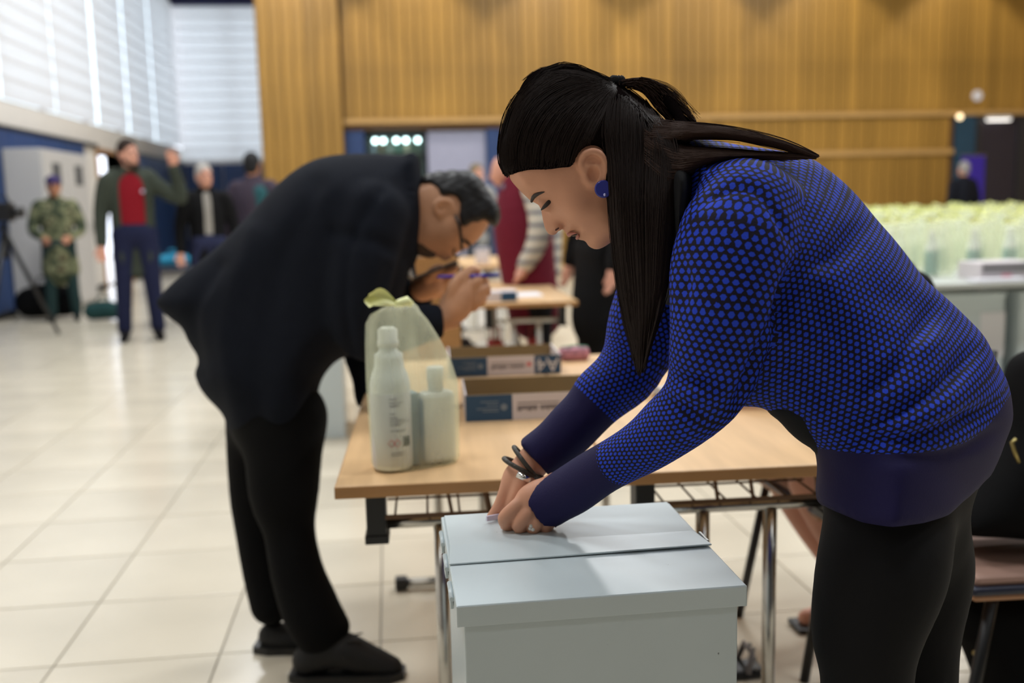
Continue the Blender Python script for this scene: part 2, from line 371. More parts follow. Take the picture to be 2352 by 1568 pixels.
# ------------------------------------------------------------------ tables
M_BEECH = mat('beech_laminate', rgb(222, 184, 138), .34, var=.09, scale=4, stretch=(9, .8, 9), spec=.4)
M_EDGE = mat('beech_edge', rgb(176, 128, 78), .45, var=.1, scale=6, stretch=(1, 1, 8))
M_CHROME = mat('chrome_tube', rgb(190, 188, 184), .18, 1., var=.05, scale=30)
M_CAP = mat('black_plastic', rgb(18, 18, 19), .45)
M_WIRE = mat('bronze_wire', rgb(92, 62, 34), .45)
M_GTUBE = mat('pale_grey_tube', rgb(190, 188, 182), .45)
TZ = .715
def table(org, rz, label, wd=.545, ln=1.52, tube=None, group=None, bracket=True, lower=True):
    t = empty('folding_table', (0, 0, 0)); tag(t, label, 'table', group)
    tube = tube or M_CHROME
    tp = MB().box((0, 0, TZ-.026), (wd, ln, TZ), bevel=.003).build('table_top', M_BEECH, t)
    MB().box((-.0008, -.0008, TZ-.0245), (wd+.0008, .001, TZ-.0025)).box((-.0008, ln-.001, TZ-.0245), (wd+.0008, ln+.0008, TZ-.0025)).box((-.0008, 0, TZ-.0245), (.001, ln, TZ-.0025)).box((wd-.001, 0, TZ-.0245), (wd+.0008, ln, TZ-.0025)).build('edge_band', M_EDGE, tp)
    for yy in (.10, ln-.26):
        xs = (.2, .345)
        MB().tube([(.075, yy, .605), (.205, yy, .605), (wd-.205, yy, .605), (wd-.075, yy, .605)], .0115, 8).build('cross_rail', tube, t)
        for x in xs:
            MB().tube([(x, yy, .60), (x, yy, .03)], .0145, 10).build('leg', tube, t)
        if not lower or yy > .5:
            ft = MB().tube([(.06, yy, .022), (wd-.06, yy, .022)], .016, 8).build('foot_bar', tube, t)
            for x in (.05, wd-.09): MB().box((x, yy-.02, .002), (x+.04, yy+.02, .043), bevel=.006).build('foot_cap', M_CAP, ft)
        else:
            ft = MB().tube([(.2, yy, .022), (.345, yy, .022)], .016, 8).build('foot_bar', tube, t)
        if bracket:
            for x in (.052, wd-.092): MB().box((x, yy-.03, .572), (x+.04, yy+.03, TZ-.026), bevel=.003).box((x-.004, yy-.033, .572), (x+.044, yy+.033, .59), bevel=.002).build('bracket', M_CAP, t)
    if lower:
        sh = MB().box((.09, .07, .622), (wd-.09, .078, .63))
        for yy in np.linspace(.2, ln-.25, 6): sh.tube([(.09, yy, .626), (wd-.09, yy, .626)], .003, 5)
        for x in np.linspace(.11, wd-.11, 6): sh.tube([(x, .074, .63), (x, ln-.22, .626)], .0025, 5)
        s = sh.build('wire_shelf', M_WIRE, t)
        for x in (.225, .30, .44):
            for yy in (.074, ln-.25): MB().tube([(x, yy, .626), (x-.01, yy, TZ-.026)], .0042, 6).build('shelf_hanger', M_WIRE, s)
    t.location = (org[0], org[1], 0); t.rotation_euler = (0, 0, rz)
    return t
RZ = math.radians(-2.2); TO = np.array([-.122, 1.886])
def tl(x, y, z): c, s = math.cos(RZ), math.sin(RZ); return (TO[0]+c*x-s*y, TO[1]+s*x+c*y, z)
table(TO, RZ, 'beech topped folding table carrying the knotted bag and open paper cartons')
table(tl(.55, 0, 0)[:2], RZ, 'beech topped folding table behind the hips of the woman in blue')
table((.45, 5.25), RZ*.6, 'beech table in the second row where a person leans on papers', tube=M_GTUBE, lower=False)
table((-.12, 5.25), RZ*.6, 'beech table in the second row hidden behind the bending man', tube=M_GTUBE, lower=False)
table((.62, 8.4), 0, 'beech table in the third row beyond the burgundy jumper', tube=M_GTUBE, lower=False)

# ------------------------------------------------------------------ paper carton trays
M_CBLUE = mat('carton_blue_print', rgb(30, 72, 108), .45, var=.05); M_CKRAFT = mat('kraft_board', rgb(150, 126, 88), .75, var=.06); M_CWHITE = mat('carton_white_print', rgb(214, 206, 210), .5)
M_INK = mat('grey_ink', rgb(96, 92, 100), .6); M_RED = mat('red_ink', rgb(206, 96, 100), .5); M_EMB = mat('emblem_print', rgb(120, 134, 150), .5)
def carton(x0, y0, wd, dp, hg, segs, label, rz=0.):
    t = empty('carton_tray', (0, 0, 0)); tag(t, label, 'carton')
    th = .0035
    MB().box((0, 0, 0), (wd, dp, th)).box((0, 0, 0), (wd, th, hg)).box((0, dp-th, 0), (wd, dp, hg)).build('tray', M_CKRAFT, t)
    for x in (0, wd-th): MB().box((x, 0, 0), (x+th, dp, hg+.001)).build('side_wall', M_CWHITE, t)
    for (a, b, kind) in segs:
        m = M_CWHITE if kind == 'w' else M_CBLUE
        p = MB().box((a, -.0012, .001), (b, .0002, hg-.0005)).build('printed_panel', m, t)
        if kind == 'e':                                            # emblem and small lines of print, upside down
            c = (b-.021, hg*.52)
            MB().prism([(c[1]+.009*math.sin(q)*(1 if k % 2 else .8), c[0]+.009*math.cos(q)*(1 if k % 2 else .8)) for k, q in enumerate(np.linspace(0, 2*math.pi, 25)[:-1])], 1, -.0016, -.001).build('emblem', M_EMB, p)
            ln = MB()
            for k, (l0, zz) in enumerate(((.045, .72), (.03, .60), (.055, .46), (.04, .36))):
                ln.box((b-.034-l0, -.0015, hg*zz), (b-.034, -.001, hg*zz+.0022))
            ln.build('small_print', M_EMB, p)
        if kind == 'w':
            ln = MB(); rr = random.Random(3); xx = a+.012
            while xx < b-.03:
                w_ = rr.uniform(.002, .0045)
                ln.box((xx, -.0015, hg*.40-rr.choice((0, 0, .004))), (xx+w_, -.001, hg*.55)); xx += w_+.0012
                if abs(xx-(a+b-.02)/2) < .003: xx += .006
            ln.box((a+.012, -.0015, hg*.63), (b-.03, -.001, hg*.67)).build('print_line', M_INK, p)
            c = (b-.017, hg*.55)
            MB().prism([(c[1]+.0075*math.sin(q), c[0]+.0075*math.cos(q)) for q in np.linspace(0, 2*math.pi, 17)[:-1]], 1, -.0016, -.001).build('red_mark', M_RED, p)
        if kind == 'a':
            me = text_mesh('A4', hg*1.02); me.transform(Matrix.Translation(((a+b)/2, -.0016, hg*.52)) @ Matrix.Rotation(math.pi/2, 4, 'X') @ Matrix.Rotation(math.pi, 4, 'Z'))
            link_mesh('lettering', me, mat('white_lettering', rgb(214, 212, 216), .5), p)
    w = tl(x0, y0, TZ); t.location = w; t.rotation_euler = (0, 0, RZ+rz)
    return t
carton(.273, .522, .345, .235, .066, [(0, .116, 'e'), (.116, .262, 'w'), (.262, .345, 'a')], 'open paper carton tray nearest the woman, blue panel and white label')
carton(.248, 1.165, .348, .235, .060, [(0, .118, 'e'), (.118, .265, 'w'), (.265, .348, 'a')], 'open paper carton tray with A4 showing, behind the nearer tray')

# ------------------------------------------------------------------ knotted plastic bags with bottles
M_FILM = bpy.data.materials.new('yellow_film'); M_FILM.use_nodes = True; _n = M_FILM.node_tree; _n.nodes.clear()
_o = _n.nodes.new('ShaderNodeOutputMaterial'); _m1 = _n.nodes.new('ShaderNodeMixShader'); _m2 = _n.nodes.new('ShaderNodeMixShader'); _m3 = _n.nodes.new('ShaderNodeMixShader')
_tr = _n.nodes.new('ShaderNodeBsdfTransparent'); _tr.inputs[0].default_value = (.99, 1., .965, 1)
_df = _n.nodes.new('ShaderNodeBsdfDiffuse'); _df.inputs[0].default_value = rgb(247, 249, 224); _tl = _n.nodes.new('ShaderNodeBsdfTranslucent'); _tl.inputs[0].default_value = rgb(246, 249, 220)
_gl = _n.nodes.new('ShaderNodeBsdfGlossy'); _gl.inputs['Roughness'].default_value = .25
_m1.inputs[0].default_value = .5; _n.links.new(_df.outputs[0], _m1.inputs[1]); _n.links.new(_tl.outputs[0], _m1.inputs[2])
_m3.inputs[0].default_value = .06; _n.links.new(_m1.outputs[0], _m3.inputs[1]); _n.links.new(_gl.outputs[0], _m3.inputs[2])
_lw = _n.nodes.new('ShaderNodeTexNoise'); _lw.inputs['Scale'].default_value = 9; _mr = _n.nodes.new('ShaderNodeMapRange'); _mr.inputs[1].default_value = .35; _mr.inputs[2].default_value = .7; _mr.inputs[3].default_value = .18; _mr.inputs[4].default_value = .46
_tc = _n.nodes.new('ShaderNodeTexCoord'); _mp = _n.nodes.new('ShaderNodeMapping'); _mp.inputs['Scale'].default_value = (2, 2, .35); _n.links.new(_tc.outputs['Object'], _mp.inputs[0]); _n.links.new(_mp.outputs[0], _lw.inputs['Vector'])
_n.links.new(_lw.outputs['Fac'], _mr.inputs[0]); _n.links.new(_mr.outputs[0], _m2.inputs[0]); _n.links.new(_tr.outputs[0], _m2.inputs[1]); _n.links.new(_m3.outputs[0], _m2.inputs[2]); _n.links.new(_m2.outputs[0], _o.inputs[0])
M_KNOT = mat('yellow_knot', rgb(250, 252, 186), .4)
M_BOT = mat('white_bottle', rgb(228, 234, 234), .35); M_LABEL = mat('bottle_label', rgb(212, 214, 216), .5); M_CAPW = mat('bottle_cap', rgb(225, 228, 226), .4); M_LBLUE = mat('label_blue', rgb(60, 110, 150), .5)
def bag_mesh(n=36, seed=1):
    rr = random.Random(seed)
    #         z     x0     x1    depth
    rings = [(.0, -.078, .092, .040), (.012, -.084, .098, .047), (.10, -.086, .100, .047), (.17, -.088, .100, .044), (.22, -.088, .086, .038), (.26, -.088, .066, .032), (.30, -.086, .042, .026), (.318, -.076, .028, .020), (.330, -.052, .022, .012), (.336, -.030, .016, .006)]
    ph = [rr.uniform(0, 6.28) for _ in range(4)]
    v = []; f = []
    for k, (z, a, b, d) in enumerate(rings):
        c, h = (a+b)/2, (b-a)/2
        for j in range(n):
            q = 2*math.pi*j/n; cx, sy = math.cos(q), math.sin(q)
            e = .55
            px = math.copysign(abs(cx)**e, cx); py = math.copysign(abs(sy)**e, sy)
            wr = 1+.05*min(1, z/.15)*(math.sin(5*q+ph[0]+z*18)+.6*math.sin(9*q+ph[1]-z*25))
            v.append((c+h*px, d*py*wr, z))
    for k in range(len(rings)-1):
        for j in range(n): f.append((k*n+j, k*n+(j+1) % n, (k+1)*n+(j+1) % n, (k+1)*n+j))
    f.append(tuple(range(n))[::-1]); f.append(tuple((len(rings)-1)*n+j for j in range(n)))
    me = bpy.data.meshes.new('bag_film'); me.from_pydata(v, [], f); me.polygons.foreach_set('use_smooth', [True]*len(f)); me.materials.append(M_FILM); return me
def knot_mesh():
    b = MB(); b.tube([(.012, 0, .333), (.0, 0, .341), (-.012, 0, .338), (-.026, .002, .336)], [.006, .010, .009, .006], 8)
    # flared tail
    v = []; f = []; n = 7; m = 8
    for i in range(m):
        s = i/(m-1); x = -.022-.062*s; zc = .338+.020*math.sin(s*2.2)-.006*s; hw = .004+.014*math.sin(min(1, s*1.15)*2.4)
        for j in range(n):
            u = j/(n-1)*2-1; v.append((x, .012*math.sin(u*3+s*2)*(.3+s), zc+u*hw))
    for i in range(m-1):
        for j in range(n-1): f.append((i*n+j, i*n+j+1, (i+1)*n+j+1, (i+1)*n+j))
    vs = [b.bm.verts.new(p) for p in v]+[b.bm.verts.new((p[0], p[1]+.0015, p[2])) for p in v]
    N = len(v)
    for q in f:
        b.bm.faces.new([vs[i] for i in q]); b.bm.faces.new([vs[i+N] for i in q][::-1])
    return b.mesh('knot')
def tall_bottle(label, group=None):
    t = empty('spray_bottle'); tag(t, label, 'bottle', group)
    MB().lathe([(.037, .002), (.041, .006), (.041, .17), (.040, .18), (.036, .196), (.031, .207), (.029, .225), (.029, .235), (.019, .242), (.018, .262)], n=24).build('bottle_body', M_BOT, t)
    MB().lathe([(.022, .25), (.022, .262), (.020, .264), (.020, .285), (.012, .290)], n=20).build('cap', M_CAPW, t)
    lb = MB().lathe([(.0412, .012), (.0416, .013), (.0416, .158), (.0412, .159)], n=24).build('label', M_LABEL, t)
    tx = MB(); R = .0417
    for k, (zz, a0, a1) in enumerate([(.150, -2.0, -1.55), (.142, -2.0, -1.35), (.136, -2.0, -1.5), (.120, -2.0, -1.7), (.112, -2.0, -1.6), (.107, -2.0, -1.2), (.102, -2.0, -.9), (.097, -2., -1.5), (.085, -2., -1.2), (.04, -2., -1.3), (.035, -2, -1.35)]):
        tx.tube([(R*math.cos(a), R*math.sin(a), zz) for a in np.linspace(a0, a1, 6)], .0007, 4)
    tx.build('label_print', M_INK, lb)
    bc = MB()
    for a in np.linspace(-1.35, -.95, 9): bc.tube([(R*math.cos(a), R*math.sin(a), .052), (R*math.cos(a), R*math.sin(a), .072)], .0008, 4)
    bc.build('barcode', mat('barcode_ink', rgb(90, 100, 96), .6), lb)
    for a in (-1.95, -1.68):
        c = np.array((R*math.cos(a), R*math.sin(a), .06)); tg = np.array((-math.sin(a), math.cos(a), 0)); up = np.array((0, 0, 1.)); r = .0075
        MB().tube([c+tg*r, c+up*r, c-tg*r, c-up*r], .0007, 4, closed=True).build('hazard_diamond', M_RED, lb)
    return t
def flat_bottle(label, group=None):
    t = empty('flat_bottle'); tag(t, label, 'bottle', group)
    MB().box((-.036, -.022, .0), (.036, .022, .15), bevel=.011).build('bottle_body', M_CAPW, t)
    MB().lathe([(.016, .148), (.016, .170), (.018, .171), (.018, .198), (.016, .2)], n=20).build('cap', M_CAPW, t)
    MB().box((-.040, -.015, .012), (-.0355, .015, .135), bevel=.001).build('label', M_LBLUE, t)
    return t
BM, KM = bag_mesh(), knot_mesh(); KM.materials.append(M_KNOT)
def bag(label, group=None):
    t = empty('plastic_bag'); tag(t, label, 'bag', group)
    o = bpy.data.objects.new('bag_film', BM); COL.objects.link(o); o.parent = t
    o = bpy.data.objects.new('knot', KM); COL.objects.link(o); o.parent = t
    return t
bp = tl(.148, .135, TZ); brz = math.radians(21)
b1 = bag('pale yellow knotted plastic bag on the near corner of the front table'); b1.location = bp; b1.rotation_euler = (0, 0, brz)
def inbag(o, dx, dy): c, s = math.cos(brz), math.sin(brz); o.location = (bp[0]+c*dx-s*dy, bp[1]+s*dx+c*dy, bp[2]+.002); o.rotation_euler = (0, 0, brz)
inbag(tall_bottle('tall white labelled bottle inside the knotted bag on the front table'), -.044, -.002)
inbag(flat_bottle('short white square bottle inside the knotted bag on the front table'), .055, -.005)
inbag(tag(MB().box((-.011, -.02, 0), (.011, .02, .15), bevel=.002).build('leaflet_pack', mat('leaflet_grey_blue', rgb(150, 170, 178), .5)), 'slim grey blue packet between two bottles in the knotted bag', 'packet'), .006, .012)

# rows of the same bags on the long tables at the right
M_GTOP = mat('pale_grey_laminate', rgb(186, 190, 186), .4); M_GPAN = mat('grey_panel', rgb(150, 156, 158), .5)
for k, (x0, y0, x1, y1, lab) in enumerate([(3.05, 5.42, 5.2, 7.4, 'pale grey table at the right carrying the nearest rows of yellow bags'), (3.6, 7.5, 6.6, 9.6, 'pale grey table in the middle of the bag rows'), (4.4, 9.7, 8.2, 12.2, 'pale grey table with the farthest rows of bags')]):
    t = empty('long_table', ((x0+x1)/2, (y0+y1)/2, 0)); tag(t, lab, 'table')
    MB().box((x0, y0, TZ-.03), (x1, y1, TZ), bevel=.003).build('table_top', M_GTOP, t)
    for x in (x0+.14, x1-.14):
        for y in (y0+.14, y1-.14): MB().tube([(x, y, TZ-.03), (x, y, 0)], .025, 8).build('leg', M_GTUBE, t)
BGL = 'pale yellow knotted bag standing in the rows on the grey tables'
BTL = 'white bottle inside one of the yellow bags on the grey tables'
bproto = bag(BGL, 'knotted bags in rows on the grey tables'); bot = tall_bottle(BTL, 'bottles in the bags on the grey tables')
for ch in list(bot.children):
    if ch.name.startswith('label'):
        for g in list(ch.children): bpy.data.objects.remove(g)
lab2 = [c for c in bot.children if c.name.startswith('label')][0]; lab2.data.materials[0] = mat('label_teal', rgb(150, 178, 176), .5)
first = True; rb = random.Random(11)
for (x0, x1, y0, y1) in [(3.05, 5.2, 5.95, 7.35), (3.6, 6.6, 7.6, 9.5), (4.4, 8.2, 9.8, 12.1)]:
    y = y0
    while y < y1:
        x = x0+.12
        while x < x1-.1:
            px, py, d = proj((x, y, .9))
            if 1640 < px < 2470:
                a = bproto if first else copy_tree(bproto); b = bot if first else copy_tree(bot); first = False
                rz = rb.uniform(-.5, .5); xx, yy = x+rb.uniform(-.02, .02), y+rb.uniform(-.02, .02)
                a.location = (xx, yy, TZ); a.rotation_euler = (0, 0, rz); b.location = (xx-.04*math.cos(rz), yy-.04*math.sin(rz), TZ+.002); b.rotation_euler = (0, 0, rz)
                sc = rb.uniform(.95, 1.1); a.scale = (1, 1, sc)
            x += .27
        y += .36
# white box with grey front, paper pile
t = empty('storage_box', (3.7, 5.62, TZ)); tag(t, 'white storage box with grey front at the edge of the bag table', 'box')
MB().box((3.50, 5.56, TZ), (3.86, 5.8, TZ+.105), bevel=.004).build('box_body', M_CWHITE, t); MB().box((3.515, 5.552, TZ+.045), (3.845, 5.561, TZ+.1), bevel=.002).build('front_panel', mat('front_grey', rgb(128, 126, 128), .5), t); MB().box((3.64, 5.555, TZ+.012), (3.70, 5.561, TZ+.035)).build('pink_sticker', mat('pink', rgb(222, 150, 165), .5), t)
t = empty('paper_stack', (3.5, 5.47, TZ)); tag(t, 'stack of white paper at the edge of the bag table', 'paper')
for k in range(4): MB().box((3.40+.006*(k % 2), 5.43+.004*k, TZ+.004*k), (3.72+.006*(k % 2), 5.54+.004*(k % 2), TZ+.004*k+.0036)).build('sheet_pile', mat('paper_white', rgb(226, 226, 232), .6), t)
def grey_box(lo, hi, label):
    t = empty('ballot_box', ((lo[0]+hi[0])/2, (lo[1]+hi[1])/2, 0)); tag(t, label, 'ballot box')
    MB().box((lo[0]+.006, lo[1]+.006, 0), (hi[0]-.006, hi[1]-.006, hi[2]-.02), bevel=.002).build('body', M_BOX, t)
    MB().box((lo[0], lo[1], hi[2]-.026), (hi[0], hi[1], hi[2]), bevel=.002).build('lid', M_BOX, t)
    MB().box((lo[0]+.1, lo[1]+.06, hi[2]), (hi[0]-.1, hi[1]-.12, hi[2]+.006), bevel=.002).build('slot_flap', M_BOX, t)
    return t
g = grey_box((3.32, 5.72, 0), (3.78, 6.12, .62), 'grey metal ballot box standing under the bag table at the right')
MB().box((3.62, 5.722, .22), (3.78, 5.727, .5)).build('notice_sheet', mat('paper_white', rgb(226, 226, 232), .6), g)
grey_box((3.86, 5.7, 0), (4.3, 6.1, .62), 'grey metal ballot box under the bag table, at the frame edge')
grey_box((-.66, 5.36, 0), (-.27, 5.78, .72), 'grey metal ballot box on the floor behind the bending man')

# ------------------------------------------------------------------ small things on the tables
def rounded(name, c, r, m, parent=None, seg=16, squash=(1, 1, 1)):
    bm = bmesh.new(); bmesh.ops.create_uvsphere(bm, u_segments=seg, v_segments=seg//2+2, radius=1)
    for v in bm.verts: v.co = Vector((c[0]+v.co.x*r*squash[0], c[1]+v.co.y*r*squash[1], c[2]+v.co.z*r*squash[2]))
    for f in bm.faces: f.smooth = True
    me = bpy.data.meshes.new(name); bm.to_mesh(me); bm.free(); return link_mesh(name, me, m, parent)
w = tl(.675, 1.42, TZ)
t = empty('pencil_case', w); tag(t, 'small pink and green patterned pouch at the far edge of the front table', 'pouch')
mp_ = mat('pouch_print', rgb(176, 120, 136), .6, var=.55, scale=38)
MB().box((w[0]-.05, w[1]-.035, TZ), (w[0]+.05, w[1]+.035, TZ+.045), bevel=.016).build('pouch_body', mp_, t)
MB().tube([(w[0]-.045, w[1]-.01, TZ+.045), (w[0], w[1]-.012, TZ+.05), (w[0]+.045, w[1]-.01, TZ+.044)], .003, 6).build('zip', mat('zip_green', rgb(96, 160, 130), .5), t)
w = tl(.82, .76, TZ)
t = empty('tape_roll', w); tag(t, 'white roll standing on the front table between the arms of the woman', 'roll')
pr = [(.028, 0), (.045, 0), (.046, .001), (.046, .049), (.045, .05), (.028, .05), (.027, .049), (.027, .001)]
b = MB(); n = 24; rg = [[b.bm.verts.new((w[0]+r*math.cos(q), w[1]-.025+z, TZ+.0462+r*math.sin(q))) for q in [2*math.pi*j/n for j in range(n)]] for (r, z) in pr]
for i in range(len(pr)):
    A, B_ = rg[i], rg[(i+1) % len(pr)]
    for j in range(n): b.bm.faces.new((A[j], A[(j+1) % n], B_[(j+1) % n], B_[j]))
b.build('roll', mat('white_roll', rgb(222, 226, 232), .5), t)
# papers and carton end on the second-row table
t = empty('paper_sheet', (.72, 5.6, TZ)); tag(t, 'white sheet of paper on the second row table beside the pen', 'paper')
MB().box((.55, 5.55, TZ), (.86, 5.80, TZ+.003)).build('sheet', mat('paper_white', rgb(226, 226, 232), .6), t)
t = empty('carton_tray', (.6, 5.4, TZ)); tag(t, 'small carton with dark blue end on the second row table', 'carton')
MB().box((.48, 5.32, TZ), (.68, 5.46, TZ+.055), bevel=.002).build('carton_body', M_CWHITE, t); MB().box((.59, 5.316, TZ+.004), (.675, 5.321, TZ+.052)).build('blue_panel', M_CBLUE, t)
t = empty('paper_cup', (.8, 8.6, TZ)); tag(t, 'white container on the third row table left of the burgundy jumper', 'container')
MB().lathe([(.055, 0), (.06, .02), (.066, .13), (.066, .135)], (.8, 8.6, TZ), 20).build('cup_body', M_CWHITE, t); MB().lathe([(.068, .13), (.07, .135), (.066, .147)], (.8, 8.6, TZ), 20).build('cup_rim', mat('cup_rim', rgb(150, 150, 165), .5), t)
# wooden voting booth behind the bending man
t = empty('voting_booth', (.4, 4.3, 0)); tag(t, 'plain beech voting booth screen behind the face of the bending man', 'booth')
MB().box((.02, 4.35, 0), (.30, 4.375, 1.02), bevel=.002).build('side_panel', M_EDGE, t)
MB().box((.275, 4.375, 0), (.30, 4.72, 1.02), bevel=.002).build('back_panel', M_EDGE, t)
MB().box((.02, 4.375, .70), (.275, 4.72, .72), bevel=.002).build('shelf', M_BEECH, t)
# red and dark bags on the floor beneath the second row
for k, (x, y, w_, h_, m, lab, cat) in enumerate([(.62, 5.95, .09, .42, mat('red_fabric', rgb(150, 24, 36), .6), 'narrow red bag under the second row table, left', 'bag'), (.86, 5.95, .08, .42, mat('red_fabric', rgb(150, 24, 36), .6), 'narrow red bag under the second row table, right', 'bag'), (.34, 6.2, .3, .4, mat('slate_fabric', rgb(48, 52, 66), .7), 'dark slate bag on the floor under the second row table', 'bag')]):
    t = empty('tote_bag', (x, y, 0)); tag(t, lab, cat)
    MB().box((x-w_/2, y-.1, 0), (x+w_/2, y+.1, h_), bevel=.02).build('bag_body', m, t)
    MB().tube([(x-w_*.3, y, h_-.01), (x-w_*.3, y, h_+.08), (x+w_*.3, y, h_+.08), (x+w_*.3, y, h_-.01)], .007, 6).build('handle', m, t)

# ------------------------------------------------------------------ chairs
M_PLY = mat('chair_ply', rgb(176, 128, 92), .45, var=.08); M_CBLK = mat('chair_black_tube', rgb(16, 16, 17), .4); M_PADT = mat('chair_pad', rgb(150, 118, 104), .7); M_RIM = mat('seat_rim', rgb(30, 34, 52), .4)
def chair(loc, rz, label, back=True):
    t = empty('conference_chair', (0, 0, 0)); tag(t, label, 'chair')
    MB().box((-.22, -.21, .425), (.22, .21, .44), bevel=.006).build('seat_shell', M_PLY, t)
    MB().box((-.215, -.205, .452), (.215, .205, .475), bevel=.011).build('seat_pad', M_PADT, t)
    MB().box((-.226, -.216, .438), (.226, .216, .456), bevel=.007).build('seat_rim', M_RIM, t)
    for s in (-1, 1):
        MB().tube([(.17, s*.19, .43), (.25, s*.21, 0.0)], .013, 8).build('leg', M_CBLK, t)
        MB().tube([(-.17, s*.19, .43), (-.25, s*.21, 0.0)], .013, 8).build('leg', M_CBLK, t)
        MB().tube([(.18, s*.2, .44), (.23, s*.2, .6), (.27, s*.19, .84)], .012, 8).build('back_post', M_CBLK, t)
    MB().box((.235, -.19, .60), (.265, .19, .85), Matrix.Rotation(0, 4, 'Y'), bevel=.012).build('backrest', M_PADT, t)
    t.location = loc; t.rotation_euler = (0, 0, rz); return t
chair((1.26, 2.55, 0), .06, 'black tubular chair of the seated person behind the front tables')
chair((1.375, 1.99, 0), -.05, 'chair with tan pad and dark rim at the right frame edge')
# ------------------------------------------------------------------ organic modelling: signed distances on a grid, meshed with surface nets
class Frame:
    """local frame parallel to the image plane at depth d; b points towards the camera. L(px,py,b) -> local metres"""
    def __init__(s, px, py, d):
        s.d = d; s.px = px; s.py = py; s.O = at(px, py, d)
    def L(s, px, py, b=0.):
        k = (s.d-b)/FPX
        w = CC + CF*(s.d-b) + CR*(px-CXP)*k - CU*(py-CYP)*k - s.O
        return np.array([w@CR, w@CU, b])
    def W(s, v): v = np.asarray(v, float).reshape(-1, 3); return s.O + v[:, :1]*CR + v[:, 1:2]*CU - v[:, 2:3]*CF
    def of(s, w): q = np.asarray(w, float)-s.O; return np.array([q@CR, q@CU, -(q@CF)])
class WorldFrame:
    def __init__(s, loc, rz=0.):
        s.O = np.asarray(loc, float); c, n = math.cos(rz), math.sin(rz); s.A = np.array([[c, n, 0], [-n, c, 0], [0, 0, 1.]])
    def L(s, x, y, z): return np.array([x, y, z], float)
    def W(s, v): return s.O + np.asarray(v, float).reshape(-1, 3) @ s.A
    def of(s, w): return (np.asarray(w, float)-s.O) @ s.A.T

def _catmull(P, n):
    P = np.asarray(P, float); K = len(P)
    if K == 2: return np.array([P[0]+(P[1]-P[0])*t for t in np.linspace(0, 1, n+1)])
    out = []
    for i in range(K-1):
        p0 = P[max(i-1, 0)]; p1 = P[i]; p2 = P[i+1]; p3 = P[min(i+2, K-1)]
        for t in np.linspace(0, 1, n, endpoint=False):
            out.append(.5*((2*p1)+(-p0+p2)*t+(2*p0-5*p1+4*p2-p3)*t*t+(-p0+3*p1-3*p2+p3)*t**3))
    out.append(P[-1]); return np.array(out)

def chain(pts, rad, k=.01, n=3, sub=False, axis=None, flat=1.):
    """tube through pts with radii; axis+flat squash it along one direction (flat = ratio of that half-extent)"""
    Q = _catmull(np.column_stack([np.asarray(pts, float), np.asarray(rad, float)]), n)
    C, R = Q[:, :3], np.maximum(Q[:, 3], 1e-4)
    ax = None if axis is None else np.asarray(axis, float)/np.linalg.norm(axis)
    def fn(P):
        best = None
        for i in range(len(C)-1):
            a, b = C[i], C[i+1]; d = b-a; L2 = d@d+1e-12
            q = P-a; t = np.clip((q@d)/L2, 0, 1)
            e = q-t[..., None]*d
            r = R[i]+(R[i+1]-R[i])*t
            if ax is not None:
                u = e@ax; s2 = (e*e).sum(-1)-u*u; v = np.sqrt(np.maximum(s2+(u/flat)**2, 0))-r
                v = v*min(1., flat) if flat < 1 else v
            else: v = np.sqrt((e*e).sum(-1))-r
            best = v if best is None else np.minimum(best, v)
        return best
    m = R.max()*max(1., flat)+k+.012
    return (fn, C.min(0)-m, C.max(0)+m, k, sub)
def ellip(c, r, k=.01, rot=None, sub=False):
    c = np.asarray(c, float); r = np.asarray(r, float); A = np.eye(3) if rot is None else np.asarray(rot)
    def fn(P):
        q = (P-c)@A.T; k0 = np.sqrt(((q/r)**2).sum(-1)); k1 = np.sqrt(((q/(r*r))**2).sum(-1))
        return k0*(k0-1)/np.maximum(k1, 1e-9)
    m = r.max()+k+.012
    return (fn, c-m, c+m, k, sub)
def seg_sdf(X, Y, poly):
    """signed distance to polygon (negative inside) on 2-D arrays"""
    d = np.full(X.shape, 1e9); ins = np.zeros(X.shape, bool); n = len(poly)
    for i in range(n):
        ax, ay = poly[i]; bx, by = poly[(i+1) % n]; ex, ey = bx-ax, by-ay
        t = np.clip(((X-ax)*ex+(Y-ay)*ey)/(ex*ex+ey*ey+1e-15), 0, 1)
        d = np.minimum(d, (X-ax-t*ex)**2+(Y-ay-t*ey)**2)
        c = ((ay <= Y) & (by > Y)) | ((by <= Y) & (ay > Y))
        with np.errstate(divide='ignore', invalid='ignore'): xi = ax+(Y-ay)/(by-ay+1e-30)*ex
        ins ^= c & (X < xi)
    d = np.sqrt(d); return np.where(ins, -d, d)
def smooth_poly(P, n=4):
    P = np.asarray(P, float); K = len(P); out = []
    for i in range(K):
        p0, p1, p2, p3 = P[(i-1) % K], P[i], P[(i+1) % K], P[(i+2) % K]
        for t in np.linspace(0, 1, n, endpoint=False):
            out.append(.5*((2*p1)+(-p0+p2)*t+(2*p0-5*p1+4*p2-p3)*t*t+(-p0+3*p1-3*p2+p3)*t**3))
    return np.array(out)
